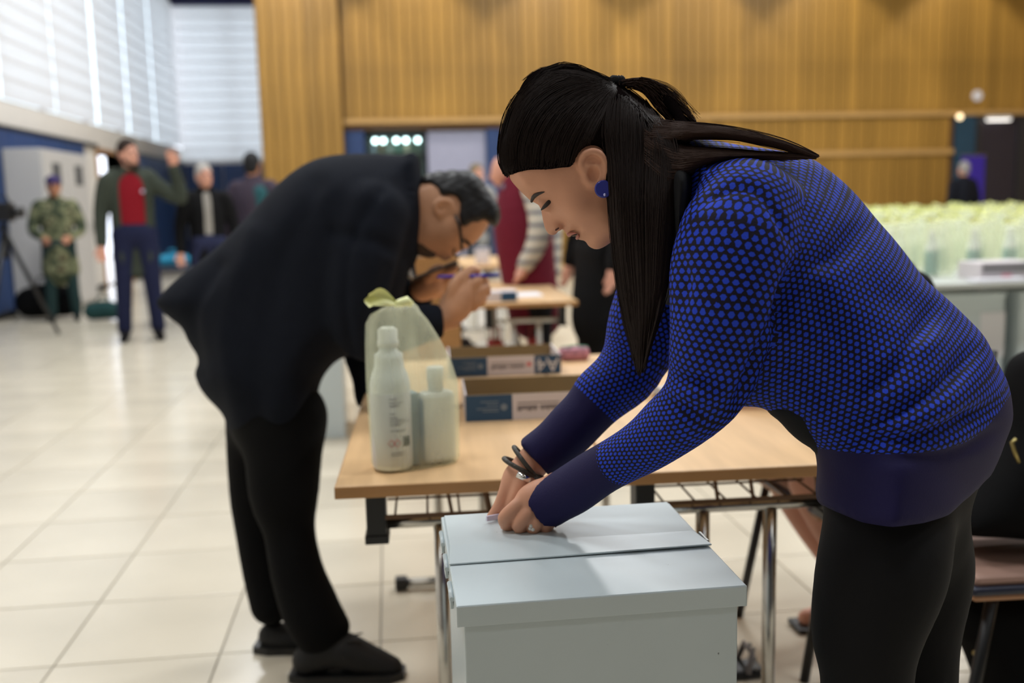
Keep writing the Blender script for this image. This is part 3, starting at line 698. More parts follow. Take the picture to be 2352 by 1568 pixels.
def tps(ctrl):
    """thin-plate spline through (x,y,value) rows"""
    c = np.asarray(ctrl, float); X = c[:, :2]; n = len(c)
    def U(r2): return .5*r2*np.log(np.maximum(r2, 1e-18))
    K = U(((X[:, None]-X[None])**2).sum(-1))+np.eye(n)*1e-7; P = np.column_stack([np.ones(n), X])
    A = np.zeros((n+3, n+3)); A[:n, :n] = K; A[:n, n:] = P; A[n:, :n] = P.T
    w = np.linalg.solve(A, np.concatenate([c[:, 2], np.zeros(3)]))
    def fn(x, y):
        x = np.asarray(x, float); y = np.asarray(y, float); out = w[n]+w[n+1]*x+w[n+2]*y
        for i in range(n): out = out+w[i]*U((x-X[i, 0])**2+(y-X[i, 1])**2)
        return out
    return fn
def flat(fr, V):
    """side-view coordinates of points on the frame's own plane"""
    be = np.where(V[..., 2] > 0, V[..., 2], .5*V[..., 2]); k = fr.d/(fr.d-be); ox = (fr.px-CXP)*fr.d/FPX; oy = -(fr.py-CYP)*fr.d/FPX
    return (V[..., 0]+ox)*k-ox, (V[..., 1]+oy)*k-oy
def relief(poly, W, rho, k=.01, b0=0., wmin=.004, wmax=1., sub=False, fr=None, h2=.0035):
    """solid symmetric about b=b0 whose outline is poly (local x,y) and half-thickness W(x,y); rim rounded over rho"""
    poly = np.asarray(poly, float); pad = .05
    gx_ = np.arange(poly[:, 0].min()-pad, poly[:, 0].max()+pad+h2, h2); gy_ = np.arange(poly[:, 1].min()-pad, poly[:, 1].max()+pad+h2, h2)
    GX, GY = np.meshgrid(gx_, gy_, indexing='ij'); S2 = -seg_sdf(GX, GY, poly)
    W2 = np.clip(W(GX, GY), wmin, wmax) if callable(W) else np.full(GX.shape, float(W)); B2 = b0(GX, GY) if callable(b0) else None
    def samp(A, x, y):
        u = np.clip((x-gx_[0])/h2, 0, len(gx_)-1.001); v = np.clip((y-gy_[0])/h2, 0, len(gy_)-1.001); i = u.astype(int); j = v.astype(int); u = u-i; v = v-j
        return A[i, j]*(1-u)*(1-v)+A[i+1, j]*u*(1-v)+A[i, j+1]*(1-u)*v+A[i+1, j+1]*u*v
    def fn(P):
        x, y, B = P[..., 0], P[..., 1], P[..., 2]
        if fr is not None: x, y = flat(fr, P)
        s = samp(S2, x, y); w = samp(W2, x, y); bb = samp(B2, x, y) if B2 is not None else b0
        rx = np.clip(1-s/rho, 0, None); yy = np.abs(B-bb)/w
        return (np.sqrt(rx**2+yy**2)-1)*np.minimum(rho, w)
    ins = S2 > 0
    wm = float(W2[ins].max()); lo_b = float((B2[ins]-W2[ins]).min()) if B2 is not None else b0-wm; hi_b = float((B2[ins]+W2[ins]).max()) if B2 is not None else b0+wm; m = k+.015
    return (fn, np.array([poly[:, 0].min()-m, poly[:, 1].min()-m, lo_b-m]), np.array([poly[:, 0].max()+m, poly[:, 1].max()+m, hi_b+m]), k, sub)

def grid_mesh(prims, h, clip=None, smooth=2, post=None):
    adds = [p for p in prims if not p[4]]
    lo = np.min([p[1] for p in adds], 0)-2*h; hi = np.max([p[2] for p in adds], 0)+2*h
    if clip is not None: lo = np.maximum(lo, clip[0]); hi = np.minimum(hi, clip[1])
    dim = np.ceil((hi-lo)/h).astype(int)+1
    ax = [lo[i]+h*np.arange(dim[i]) for i in range(3)]
    D = np.full(dim, .5, np.float32)
    for (fn, a, b, k, sub) in prims:
        i0 = np.clip(np.floor((a-lo)/h).astype(int), 0, dim); i1 = np.clip(np.ceil((b-lo)/h).astype(int)+1, 0, dim)
        if (i1-i0).min() < 2: continue
        G = np.stack(np.meshgrid(*[ax[j][i0[j]:i1[j]] for j in range(3)], indexing='ij'), -1)
        v = fn(G); S = D[i0[0]:i1[0], i0[1]:i1[1], i0[2]:i1[2]]
        if sub: v = -v; g = np.maximum(k-np.abs(S-v), 0)/max(k, 1e-6); S[...] = np.maximum(S, v)+g*g*k*.25
        else: g = np.maximum(k-np.abs(S-v), 0)/max(k, 1e-6); S[...] = np.minimum(S, v)-g*g*k*.25
    if post is not None: post(D, ax)
    D[0] = D[-1] = .5; D[:, 0] = D[:, -1] = .5; D[:, :, 0] = D[:, :, -1] = .5
    I = D < 0
    nx, ny, nz = dim
    cnt = np.zeros((nx-1, ny-1, nz-1), np.int8)
    cs = [(i, j, k) for i in (0, 1) for j in (0, 1) for k in (0, 1)]
    for (i, j, k) in cs: cnt += I[i:nx-1+i, j:ny-1+j, k:nz-1+k]
    act = np.argwhere((cnt > 0) & (cnt < 8)); M = len(act)
    idx = np.full((nx-1, ny-1, nz-1), -1, np.int32); idx[act[:, 0], act[:, 1], act[:, 2]] = np.arange(M)
    val = {c: D[act[:, 0]+c[0], act[:, 1]+c[1], act[:, 2]+c[2]].astype(float) for c in cs}
    acc = np.zeros((M, 3)); num = np.zeros(M)
    for c0 in cs:
        for d in range(3):
            if c0[d]: continue
            c1 = list(c0); c1[d] = 1; c1 = tuple(c1); a, b = val[c0], val[c1]; m = (a < 0) != (b < 0)
            t = np.where(m, a/(a-b+1e-20), 0); p = np.tile(np.array(c0, float), (M, 1)); p[:, d] += t
            acc += p*m[:, None]; num += m
    V = lo+h*(act+acc/np.maximum(num, 1)[:, None])
    F = []
    for d in range(3):
        u, w = (d+1) % 3, (d+2) % 3
        sl0 = [slice(None)]*3; sl1 = [slice(None)]*3; sl0[d] = slice(0, -1); sl1[d] = slice(1, None)
        a, b = I[tuple(sl0)], I[tuple(sl1)]; e = np.argwhere(a != b)
        e = e[(e[:, u] > 0) & (e[:, w] > 0) & (e[:, u] < dim[u]-1) & (e[:, w] < dim[w]-1)]
        if not len(e): continue
        def cell(du, dw):
            q = e.copy(); q[:, u] += du; q[:, w] += dw; return idx[q[:, 0], q[:, 1], q[:, 2]]
        quad = np.column_stack([cell(-1, -1), cell(0, -1), cell(0, 0), cell(-1, 0)])
        fl = a[e[:, 0], e[:, 1], e[:, 2]]
        quad[~fl] = quad[~fl][:, ::-1]; F.append(quad)
    F = np.vstack(F)
    for _ in range(smooth):
        S = np.zeros_like(V); n = np.zeros(len(V))
        for i in range(4):
            a, b = F[:, i], F[:, (i+1) % 4]
            np.add.at(S, a, V[b]); np.add.at(n, a, 1); np.add.at(S, b, V[a]); np.add.at(n, b, 1)
        V = .5*V+.5*S/np.maximum(n, 1)[:, None]
    return V, F
def organic(name, prims, h, fr, m, parent, smooth=2, clip=None, uv=None, disp=None, post=None, extra=None):
    V, F = grid_mesh(prims, h, clip, smooth, post)
    if disp is not None: V = disp(V, F)
    sets = [(V, F)]
    if extra:
        for (pr, hh, sm) in extra: sets.append(grid_mesh(pr, hh, None, sm))
    Wv = []; Ff = []; off = 0
    for (a, b) in sets: Wv.append(fr.W(a)); Ff.append(b+off); off += len(a)
    Wv = np.vstack(Wv); Ff = np.vstack(Ff)
    return quads(name, Wv, Ff, m, parent, None if uv is None else uv(V, F))
def quads(name, V, F, m, parent, UV=None):
    me = bpy.data.meshes.new(name); n, k = len(V), len(F)
    me.vertices.add(n); me.vertices.foreach_set('co', np.asarray(V, np.float32).ravel())
    me.loops.add(k*4); me.loops.foreach_set('vertex_index', np.asarray(F, np.int32).ravel())
    me.polygons.add(k); me.polygons.foreach_set('loop_start', np.arange(k, dtype=np.int32)*4); me.polygons.foreach_set('use_smooth', np.ones(k, bool))
    if UV is not None:
        l = me.uv_layers.new(name='cloth'); l.data.foreach_set('uv', np.asarray(UV, np.float32).ravel())
    me.update(calc_edges=True)
    return link_mesh(name, me, m, parent)
def normals_of(V, F):
    n = np.cross(V[F[:, 2]]-V[F[:, 0]], V[F[:, 3]]-V[F[:, 1]]); N = np.zeros_like(V)
    for i in range(4): np.add.at(N, F[:, i], n)
    return N/(np.linalg.norm(N, axis=1)[:, None]+1e-12)
def fabric(name, col, rough=.85, var=.06, scale=30, sheen=.0, bump=.15, bscale=500, spec=.2): return mat(name, col, rough, var=var, scale=scale, bump=bump, bscale=bscale, sheen=sheen, spec=spec)
M_SKIN = mat('skin', rgb(190, 142, 116), .5, var=.05, scale=22, bump=.05, bscale=220, spec=.3)
M_SKIN2 = mat('skin_tan', rgb(172, 120, 92), .5, var=.06, scale=25, spec=.3)
# ------------------------------------------------------------------ woman in the blue dotted jumper
FW = Frame(1700, 800, 1.36); LW = FW.L
def P2(pts, fr=FW): return np.array([fr.L(x, y)[:2] for x, y in pts])
def C3(pts, fr=FW): return np.array([fr.L(*p) for p in pts])
def ctrl(rows, fr=FW): return tps([(*fr.L(x, y)[:2], w) for x, y, w in rows])
def halfspace(p, n, c, r, k=.003):
    """cut away everything on the +n side of p, near c"""
    p = np.asarray(p, float); n = np.asarray(n, float)/np.linalg.norm(n); c = np.asarray(c, float)
    return (lambda P: -((P-p)@n), c-r, c+r, k, True)
def dotted(name, c_dot, c_base):
    m = bpy.data.materials.new(name); m.use_nodes = True; nt = m.node_tree; N = nt.nodes.new; L = nt.links.new; b = nt.nodes['Principled BSDF']
    def math_(op, a, c=None):
        n = N('ShaderNodeMath'); n.operation = op
        for i, q in enumerate((a, c)):
            if q is None: continue
            if isinstance(q, (int, float)): n.inputs[i].default_value = q
            else: L(q, n.inputs[i])
        return n.outputs[0]
    uv = N('ShaderNodeUVMap'); uv.uv_map = 'cloth'; sp = N('ShaderNodeSeparateXYZ'); L(uv.outputs[0], sp.inputs[0])
    SX, SY = .0094, .0150
    def lat(off):
        out = []
        for ch, s in ((0, SX), (1, SY)):
            q = math_('SUBTRACT', math_('FRACT', math_('ADD', math_('DIVIDE', sp.outputs[ch], s), off)), .5)
            out.append(math_('MULTIPLY', math_('ABSOLUTE', q), s))
        x, y = out                                                  # flat-topped hexagon distance
        return math_('MAXIMUM', math_('ADD', math_('MULTIPLY', x, .80), math_('MULTIPLY', y, .60)), y)
    d = math_('MINIMUM', lat(0.), lat(.5))
    r = N('ShaderNodeMapRange'); r.inputs[1].default_value = .0026; r.inputs[2].default_value = .0031; r.inputs[3].default_value = 1; r.inputs[4].default_value = 0; L(d, r.inputs[0])
    mk = N('ShaderNodeUVMap'); mk.uv_map = 'band'; s2 = N('ShaderNodeSeparateXYZ'); L(mk.outputs[0], s2.inputs[0])
    st = N('ShaderNodeMapRange'); st.inputs[1].default_value = -.0004; st.inputs[2].default_value = .0004; L(s2.outputs[0], st.inputs[0])
    f = math_('MULTIPLY', r.outputs[0], st.outputs[0])
    base = N('ShaderNodeMix'); base.data_type = 'RGBA'; base.inputs[6].default_value = rgb(25, 20, 66); base.inputs[7].default_value = c_base; L(st.outputs[0], base.inputs[0])
    mx = N('ShaderNodeMix'); mx.data_type = 'RGBA'; L(f, mx.inputs[0]); L(base.outputs[2], mx.inputs[6]); mx.inputs[7].default_value = c_dot; L(mx.outputs[2], b.inputs['Base Color'])
    b.inputs['Roughness'].default_value = .75; b.inputs['Specular IOR Level'].default_value = .25; b.inputs['Sheen Weight'].default_value = 0.
    tc = N('ShaderNodeTexCoord'); n = N('ShaderNodeTexNoise'); n.inputs['Scale'].default_value = 420; L(tc.outputs['Object'], n.inputs['Vector'])
    bp = N('ShaderNodeBump'); bp.inputs['Strength'].default_value = .18; bp.inputs['Distance'].default_value = .002; L(n.outputs['Fac'], bp.inputs['Height']); L(bp.outputs[0], b.inputs['Normal'])
    return m
M_SWEAT = dotted('dotted_knit', rgb(33, 66, 202), rgb(17, 12, 34))
M_NAVY = fabric('navy_knit', rgb(26, 22, 68), bump=.1)
M_TROUS = fabric('black_trousers', rgb(17, 17, 19), .8, bump=.08)
M_HAIR = mat('dark_brown_hair', rgb(15, 11, 11), .8, var=.3, scale=40, spec=0.)
M_SKINW = mat('skin_woman', rgb(210, 153, 124), .5, var=.045, scale=24, bump=.04, bscale=260, spec=.3)

woman = empty('person', tuple(np.array([FW.W(LW(2010, 1150))[0][0], FW.W(LW(2010, 1150))[0][1], 0])))
tag(woman, 'person in a blue dotted jumper with dark half-tied hair bending over the ballot box', 'person')

# --- jumper
TOR = [(1540, 335), (1620, 322), (1740, 338), (1850, 357), (1900, 385), (1960, 440), (2020, 510), (2080, 580), (2130, 645), (2200, 712), (2260, 775), (2300, 838), (2322, 888), (2329, 930), (2322, 980), (2302, 1035), (2275, 1090), (2250, 1150), (2220, 1260), (2140, 1360), (1990, 1370), (1895, 1300), (1884, 1200), (1880, 1120), (1876, 1040), (1845, 1008), (1800, 965), (1745, 936), (1690, 930), (1620, 880), (1580, 800), (1556, 700), (1545, 600), (1545, 500), (1545, 420)]
torW = ctrl([(1560, 400, .12), (1650, 380, .15), (1620, 520, .165), (1600, 700, .15), (1750, 450, .165), (1800, 700, .150), (1900, 450, .14), (1950, 650, .150), (1800, 880, .15), (2000, 850, .155), (2150, 720, .14), (2200, 900, .165), (2050, 1000, .178), (2250, 1050, .16), (1950, 1150, .18), (2100, 1180, .19), (1900, 1000, .165), (2300, 930, .14)])
ARM_N = [(1715, 480, .105, .064), (1690, 560, .128, .074), (1668, 680, .135, .070), (1655, 780, .130, .063), (1632, 870, .118, .054), (1588, 940, .100, .045), (1508, 1003, .060, .0385), (1420, 1058, .008, .0345), (1340, 1105, -.045, .035), (1268, 1150, -.088, .037), (1230, 1172, -.10, .038)]
ARM_F = [(1620, 470, -.13, .068), (1550, 600, -.15, .066), (1490, 735, -.155, .060), (1452, 835, -.155, .051), (1372, 920, -.155, .043), (1300, 995, -.155, .039), (1228, 1056, -.155, .036), (1200, 1080, -.155, .035)]
aN, aF = C3([p[:3] for p in ARM_N]), C3([p[:3] for p in ARM_F])
def arm_prims(grow=0.):
    cutN = LW(1246, 1156, -.096); dirN = aN[-1]-aN[-3]; cutF = LW(1226, 1054, -.155); dirF = aF[-1]-aF[-3]
    return [chain(aN, [p[3]+grow for p in ARM_N], .014, 4), halfspace(cutN, dirN, cutN, .075), chain(aF, [p[3]+grow for p in ARM_F], .012, 4), halfspace(cutF, dirF, cutF, .07)]
HEMCUT = [(1800, 1140), (1880, 1152), (1905, 1166), (1980, 1196), (2050, 1207), (2120, 1202), (2180, 1182), (2230, 1142), (2262, 1100), (2420, 1000), (2560, 1200), (2400, 1650), (1700, 1650)]
torso = relief(smooth_poly(P2(TOR), 3), torW, .14, .02, fr=FW)
hemcut = relief(P2(HEMCUT), .6, .012, .002, sub=True, fr=FW)
_axN = _catmull(np.column_stack([aN, [p[3] for p in ARM_N]]), 6); _axF = _catmull(np.column_stack([aF, [p[3] for p in ARM_F]]), 6)
spine = _catmull(P2([(1500, 480), (1640, 500), (1780, 560), (1900, 680), (2010, 830), (2080, 960), (2110, 1100), (2115, 1260)]), 8)
def along(V, ax):
    """nearest point on polyline: arclength, index, offset"""
    seg = np.linalg.norm(np.diff(ax, axis=0), axis=1); cum = np.concatenate([[0], np.cumsum(seg)])
    best = np.full(len(V), 1e9); S = np.zeros(len(V)); T = np.zeros((len(V), ax.shape[1])); C = np.zeros((len(V), ax.shape[1]))
    for i in range(len(seg)):
        a, d = ax[i], ax[i+1]-ax[i]; t = ((V-a)@d)/(d@d)
        lo_, hi_ = (-3 if i == 0 else 0), (4 if i == len(seg)-1 else 1)
        t = np.clip(t, lo_, hi_); c = a+t[:, None]*d; r = ((V-c)**2).sum(1); m = r < best
        best = np.where(m, r, best); S = np.where(m, cum[i]+t*seg[i], S); T[m] = d/seg[i]; C[m] = c[m]
    return S, np.sqrt(best), T, C
# folds: lines in the side view that pull the cloth in or out  (px polyline, depth, width)
FOLDS = [([(2290, 925), (2180, 985), (2060, 1010), (1930, 1000)], -.010, .011), ([(2240, 800), (2150, 900), (2020, 960), (1900, 975)], -.009, .012), ([(2150, 700), (2060, 840), (1960, 930)], -.007, .013), ([(1850, 640), (1930, 760), (2010, 900)], -.005, .016),
         ([(1830, 600), (1795, 720), (1745, 835), (1690, 940)], -.012, .010), ([(1840, 620), (1900, 600), (1980, 560)], -.005, .012), ([(1800, 800), (1880, 900), (1960, 960)], -.006, .014), ([(2300, 980), (2200, 1035), (2080, 1050), (1940, 1040)], -.004, .009), ([(1590, 480), (1680, 432), (1760, 455), (1832, 580)], -.004, .006),
         ([(1548, 868), (1620, 880), (1670, 862)], -.008, .010), ([(1535, 895), (1610, 910), (1650, 905)], .006, .009), ([(1520, 915), (1590, 945), (1640, 960)], -.006, .010), ([(1555, 580), (1570, 640), (1560, 720)], -.006, .010), ([(2000, 520), (1930, 560), (1860, 640)], -.004, .014), ([(2180, 760), (2100, 800), (2010, 850)], .004, .016), ([(1730, 1000), (1760, 1010), (1790, 1040)], -.004, .01)]
def fold_disp(V, F, near_only=True):
    N = normals_of(V, F); D = np.zeros(len(V)); V2 = np.stack(flat(FW, V), -1)
    for (pl, dep, wd) in FOLDS:
        s, r, _, _ = along(V2, _catmull(P2(pl), 5)); tot = np.linalg.norm(np.diff(_catmull(P2(pl), 5), axis=0), axis=1).sum()
        ends = np.clip(np.minimum(s+.01, tot+.01-s)/.05, 0, 1)
        D += 1.55*dep*np.exp(-(r/wd)**2)*ends
    D *= np.clip(np.abs(N[:, 2])*1.6, 0, 1)
    x, y = V[:, 0], V[:, 1]
    D += .0022*np.sin(38*x+22*y+2*np.sin(31*y-9*x))*np.sin(17*y+11*x+1.3)
    return V+N*D[:, None]
def sweater_uv(V, F):
    c = V[F].mean(1)
    # piece of each face: near arm, far arm or torso
    def tubed(Q, ax):
        S, r, T, C = along(Q, ax[:, :3]); R = np.interp(S, np.concatenate([[0], np.cumsum(np.linalg.norm(np.diff(ax[:, :3], axis=0), axis=1))]), ax[:, 3]); return S, r-R, T, C
    dn = tubed(c, _axN)[1]; df = tubed(c, _axF)[1]
    cf = flat(FW, c); s2 = -seg_sdf(cf[0], cf[1], smooth_poly(P2(TOR), 3)); w = np.clip(torW(*cf), .004, 1)
    dt = (np.sqrt(np.clip(1-s2/.14, 0, None)**2+(np.abs(c[:, 2])/w)**2)-1)*np.minimum(.14, w)
    piece = np.argmin(np.stack([dt, dn, df]), 0)
    UV = np.zeros((len(F), 4, 2)); BD = np.zeros((len(F), 4, 2))
    hem = _catmull(P2([(1600, 985), (1760, 1000), (1870, 1027), (2000, 1042), (2150, 1034), (2250, 995), (2325, 900), (2390, 800)]), 8)
    for pc, ax in ((1, _axN), (2, _axF)):
        f = F[piece == pc]
        if not len(f): continue
        Q = V[f].reshape(-1, 3); S, r, T, C = along(Q, ax[:, :3]); e = Q-C
        ref = np.array([0, 0, 1.]); u = ref-T*(T@ref)[:, None]; u /= np.linalg.norm(u, axis=1)[:, None]; w_ = np.cross(T, u)
        ang = np.arctan2((e*w_).sum(1), (e*u).sum(1)).reshape(-1, 4); a0 = ang[:, :1]; ang = a0+(ang-a0+np.pi) % (2*np.pi)-np.pi
        UV[piece == pc] = np.stack([ang*.0565, S.reshape(-1, 4)], -1)      # whole dots around
        cuff = along(LW(*((1413, 1066, .008) if pc == 1 else (1366, 928, -.155)))[None], ax[:, :3])[0][0]
        BD[piece == pc, :, 0] = cuff-S.reshape(-1, 4)
    f = F[piece == 0]; Q = V[f].reshape(-1, 3)
    S, r, T, C = along(Q[:, :2], spine); e = Q[:, :2]-C; side = T[:, 0]*e[:, 1]-T[:, 1]*e[:, 0]
    half = np.interp(S, [0, .2, .4, .6, .8], [.11, .15, .17, .17, .18]); z = Q[:, 2]/.155
    ang = np.arctan2(side/half, np.where(np.abs(z) < .02, .02, z)); ang = ang.reshape(-1, 4); a0 = ang[:, :1]; ang = a0+(ang-a0+np.pi) % (2*np.pi)-np.pi
    UV[piece == 0] = np.stack([.5*ang*.165+.55*side.reshape(-1, 4), S.reshape(-1, 4)], -1)
    Qf = np.stack(flat(FW, Q), -1); h, hr, hT, hC = along(Qf, hem); he = Qf-hC; BD[piece == 0, :, 0] = (hT[:, 0]*he[:, 1]-hT[:, 1]*he[:, 0]).reshape(-1, 4)
    sweater_uv.band = BD
    return UV
jump = organic('jumper', [torso, hemcut]+arm_prims(), .0058, FW, M_SWEAT, woman, 2, uv=sweater_uv, disp=fold_disp)
bl = jump.data.uv_layers.new(name='band'); bl.data.foreach_set('uv', sweater_uv.band.astype(np.float32).ravel()); jump['label'] = 'blue dotted knit jumper with plain navy cuffs and hem'

# --- trousers, shoes
def wl(px, py, b, z): p = FW.W(LW(px, py, b))[0]; return FW.of((p[0], p[1], z))
legN = [LW(2050, 1230, .06), LW(2025, 1310, .08), LW(1990, 1450, .085), LW(1990, 1568, .085), wl(1992, 1568, .085, .45), wl(2000, 1568, .085, .28), wl(2020, 1568, .085, .09)]
legF = [LW(2100, 1230, -.06), LW(2105, 1310, -.09), LW(2100, 1450, -.09), LW(2106, 1568, -.09), wl(2106, 1568, -.09, .45), wl(2115, 1568, -.09, .28), wl(2125, 1568, -.09, .09)]
WAIST = [(1757, 938), (1790, 966), (1812, 992), (1845, 1020), (1876, 1040), (1890, 1110), (1894, 1200), (1890, 1340), (1884, 1430), (1960, 1480), (2090, 1440), (2135, 1360), (2185, 1270), (2228, 1180), (2256, 1100), (2288, 1035), (2306, 960), (2290, 890), (2100, 860), (1900, 880), (1800, 900)]
organic('trousers', [relief(smooth_poly(P2(WAIST), 2), .140, .14, .03, fr=FW), chain(legN, [.075, .080, .068, .057, .055, .056, .046], .03, 4), chain(legF, [.075, .078, .064, .056, .055, .056, .046], .03, 4)], .008, FW, M_TROUS, woman, 2)
for nm, b in (('shoe', .085), ('shoe', -.09)):
    k = wl(2020 if b > 0 else 2125, 1568, b, .05); kw = FW.W(k)[0]
    pts = [FW.of(kw+np.array([.05, 0, -.01])), FW.of(kw+np.array([0, 0, 0])), FW.of(kw+np.array([-.10, -.01, -.02])), FW.of(kw+np.array([-.17, -.015, -.025]))]
    organic('shoe', [chain(pts, [.036, .042, .034, .024], .01, 4)], .006, FW, mat('black_leather', rgb(15, 15, 16), .35), woman, 1)

# --- black undershirt showing at the neck
organic('undershirt', [relief(smooth_poly(P2([(1532, 395), (1566, 372), (1600, 400), (1590, 520), (1566, 640), (1545, 700), (1528, 690), (1532, 560)]), 3), .132, .03, .01, fr=FW)], .006, FW, M_TROUS, woman, 2)

# --- head and neck, then hands: one skin
FACE = [(1168, 402), (1179, 421), (1199, 442), (1217, 459), (1229, 466), (1237, 471), (1242, 479), (1244, 491), (1247, 507), (1251, 523), (1258, 536), (1267, 540.5), (1277, 538), (1284, 529), (1290, 525), (1297, 531), (1301, 539), (1304, 545), (1312, 543), (1318, 536), (1322, 541), (1323, 547), (1330, 550.5), (1342, 552.5), (1347, 557), (1351, 564), (1360, 570), (1370, 572.5), (1381, 570), (1394, 563), (1410, 554), (1450, 552), (1490, 590), (1545, 640), (1620, 560), (1625, 440), (1590, 395), (1548, 385), (1528, 345), (1498, 305), (1462, 265), (1422, 228), (1380, 202), (1330, 186), (1270, 182), (1218, 212), (1188, 268), (1171, 330), (1164, 375)]
headW = ctrl([(1180, 405, .034), (1200, 425, .044), (1230, 412, .056), (1290, 395, .068), (1222, 450, .028), (1234, 461, .020), (1252, 446, .046), (1270, 440, .055), (1241, 478, .0085), (1250, 496, .0095), (1256, 512, .011), (1265, 525, .0125), (1279, 521, .0165), (1286, 513, .018), (1293, 518, .016), (1255, 475, .018), (1259, 465, .031), (1268, 473, .034), (1266, 486, .025), (1274, 500, .023), (1285, 455, .053), (1300, 470, .058), (1295, 492, .046), (1318, 500, .056), (1300, 512, .031), (1328, 527, .034), (1306, 533, .017), (1315, 530, .024), (1335, 541, .026), (1345, 548, .024), (1358, 560, .018), (1372, 562, .022), (1370, 540, .040), (1345, 515, .052), (1400, 530, .052), (1418, 480, .060), (1360, 450, .064), (1330, 425, .068), (1370, 400, .069), (1300, 330, .073), (1300, 250, .070), (1400, 300, .074), (1480, 330, .070), (1420, 230, .060), (1220, 300, .058), (1260, 210, .045), (1185, 340, .042), (1540, 390, .052), (1500, 480, .052), (1570, 500, .06), (1450, 530, .046), (1600, 450, .06)])
def hb(px, py, up=0.): q = LW(px, py)[:2]; return float(headW(q[0], q[1]))+up
def onface(px, py, up=0.):
    b = hb(px, py, up); return LW(px, py, b)
ear = [(1340, 392), (1334, 374), (1342, 355), (1360, 347.5), (1378, 353), (1389, 370), (1392, 392), (1388, 412), (1382, 428)]
earp = [LW(x, y, .072+.010*math.sin(i/8*3.1)) for i, (x, y) in enumerate(ear)]
head = [relief(smooth_poly(P2(FACE), 3), headW, .0155, .004, wmin=.006, fr=FW, h2=.0015),
        ellip(LW(1257, 467, .026), (.0115, .0115, .0105), .006),
        chain(earp, [.0035, .004, .0045, .0045, .0045, .004, .004, .004, .005], .003, 3), ellip(LW(1366, 392, .070), (.014, .022, .007), .006),
        chain([LW(1352, 378, .076), LW(1368, 372, .078), LW(1378, 388, .078), LW(1374, 408, .077)], [.003, .003, .003, .003], .003, 3),
        ellip(LW(1363, 398, .084), (.009, .012, .015), .002, sub=True), ellip(LW(1362, 368, .085), (.011, .0045, .009), .002, sub=True), ellip(LW(1281, 519, .010), (.0075, .0070, .0080), .004)]
# left hand (near): curled fist on the box lid
def hand_near():
    B = -.097
    pr = [chain([LW(1282, 1122, -.086), LW(1250, 1140, -.092), LW(1228, 1150, -.094)], [.025, .026, .025], .01, 4),
          chain([LW(1236, 1140, B), LW(1216, 1150, B+.002), LW(1200, 1160, B+.002)], [.021, .019, .014], .01, 3), chain([LW(1250, 1160, B+.004), LW(1238, 1178, B+.004), LW(1228, 1188, B+.003)], [.022, .019, .015], .01, 3), chain([LW(1262, 1172, B+.002), LW(1256, 1190, B+.002)], [.021, .017], .01, 3)]
    fing = [[(1205, 1150, B+.008), (1180, 1170, B+.014), (1160, 1190, B+.012), (1168, 1207, B-.002), (1182, 1212, B-.016)],
            [(1225, 1165, B+.012), (1208, 1185, B+.020), (1192, 1205, B+.017), (1200, 1216, B-.002), (1212, 1214, B-.018)],
            [(1242, 1178, B+.010), (1232, 1197, B+.018), (1225, 1213, B+.013), (1232, 1221, B-.006), (1240, 1216, B-.02)],
            [(1258, 1186, B+.006), (1255, 1202, B+.012), (1254, 1215, B+.007), (1258, 1220, B-.008), (1262, 1214, B-.02)]]
    rr = [[.0125, .0115, .0108, .0095, .008], [.0125, .0115, .0105, .0095, .008], [.012, .011, .0100, .009, .0075], [.011, .0098, .0088, .008, .007]]
    for f, r in zip(fing, rr): pr.append(chain(C3(f), r, .0028, 4))
    pr.append(chain(C3([(1232, 1150, B-.02), (1200, 1180, B-.026), (1178, 1200, B-.018), (1162, 1208, B-.010)]), [.014, .0125, .010, .0085], .004, 4))
    return pr
def hand_far():
    B = -.155
    pr = [chain([LW(1238, 1046, B), LW(1212, 1076, B), LW(1196, 1100, B)], [.026, .0255, .0265], .01, 4), chain([LW(1194, 1100, B+.004), LW(1182, 1122, B+.004), LW(1180, 1132, B)], [.023, .021, .018], .01, 3)]
    fing = [[(1172, 1108, B+.006), (1160, 1136, B+.010), (1147, 1163, B+.006), (1128, 1187, B+.002)],
            [(1182, 1128, B-.006), (1176, 1158, B-.006), (1160, 1186, B-.006), (1148, 1196, B-.004)],
            [(1194, 1130, B-.016), (1190, 1160, B-.02), (1176, 1188, B-.018)], [(1202, 1126, B-.026), (1200, 1154, B-.03), (1188, 1180, B-.028)]]
    rr = [[.0135, .0115, .0100, .0072], [.0125, .0112, .0095, .0072], [.0115, .0105, .008], [.0105, .0095, .0075]]
    for f, r in zip(fing, rr): pr.append(chain(C3(f), r, .003, 4))
    pr.append(chain(C3([(1206, 1086, B+.018), (1198, 1118, B+.026), (1184, 1146, B+.022), (1170, 1168, B+.012)]), [.015, .0135, .0115, .0085], .005, 4))
    return pr
body_in = [chain(C3([(1560, 460, 0), (1700, 520, 0), (1900, 700, 0), (2060, 920, 0), (2080, 1080, 0)]), [.05, .07, .08, .07, .05], .03, 4)]
body = organic('body', head, .0023, FW, M_SKINW, woman, 1, extra=[(hand_near(), .0019, 2), (hand_far(), .0019, 2), (body_in+[chain(aN, [p[3]*.62 for p in ARM_N], .01), chain(aF, [p[3]*.62 for p in ARM_F], .01)], .014, 2)])
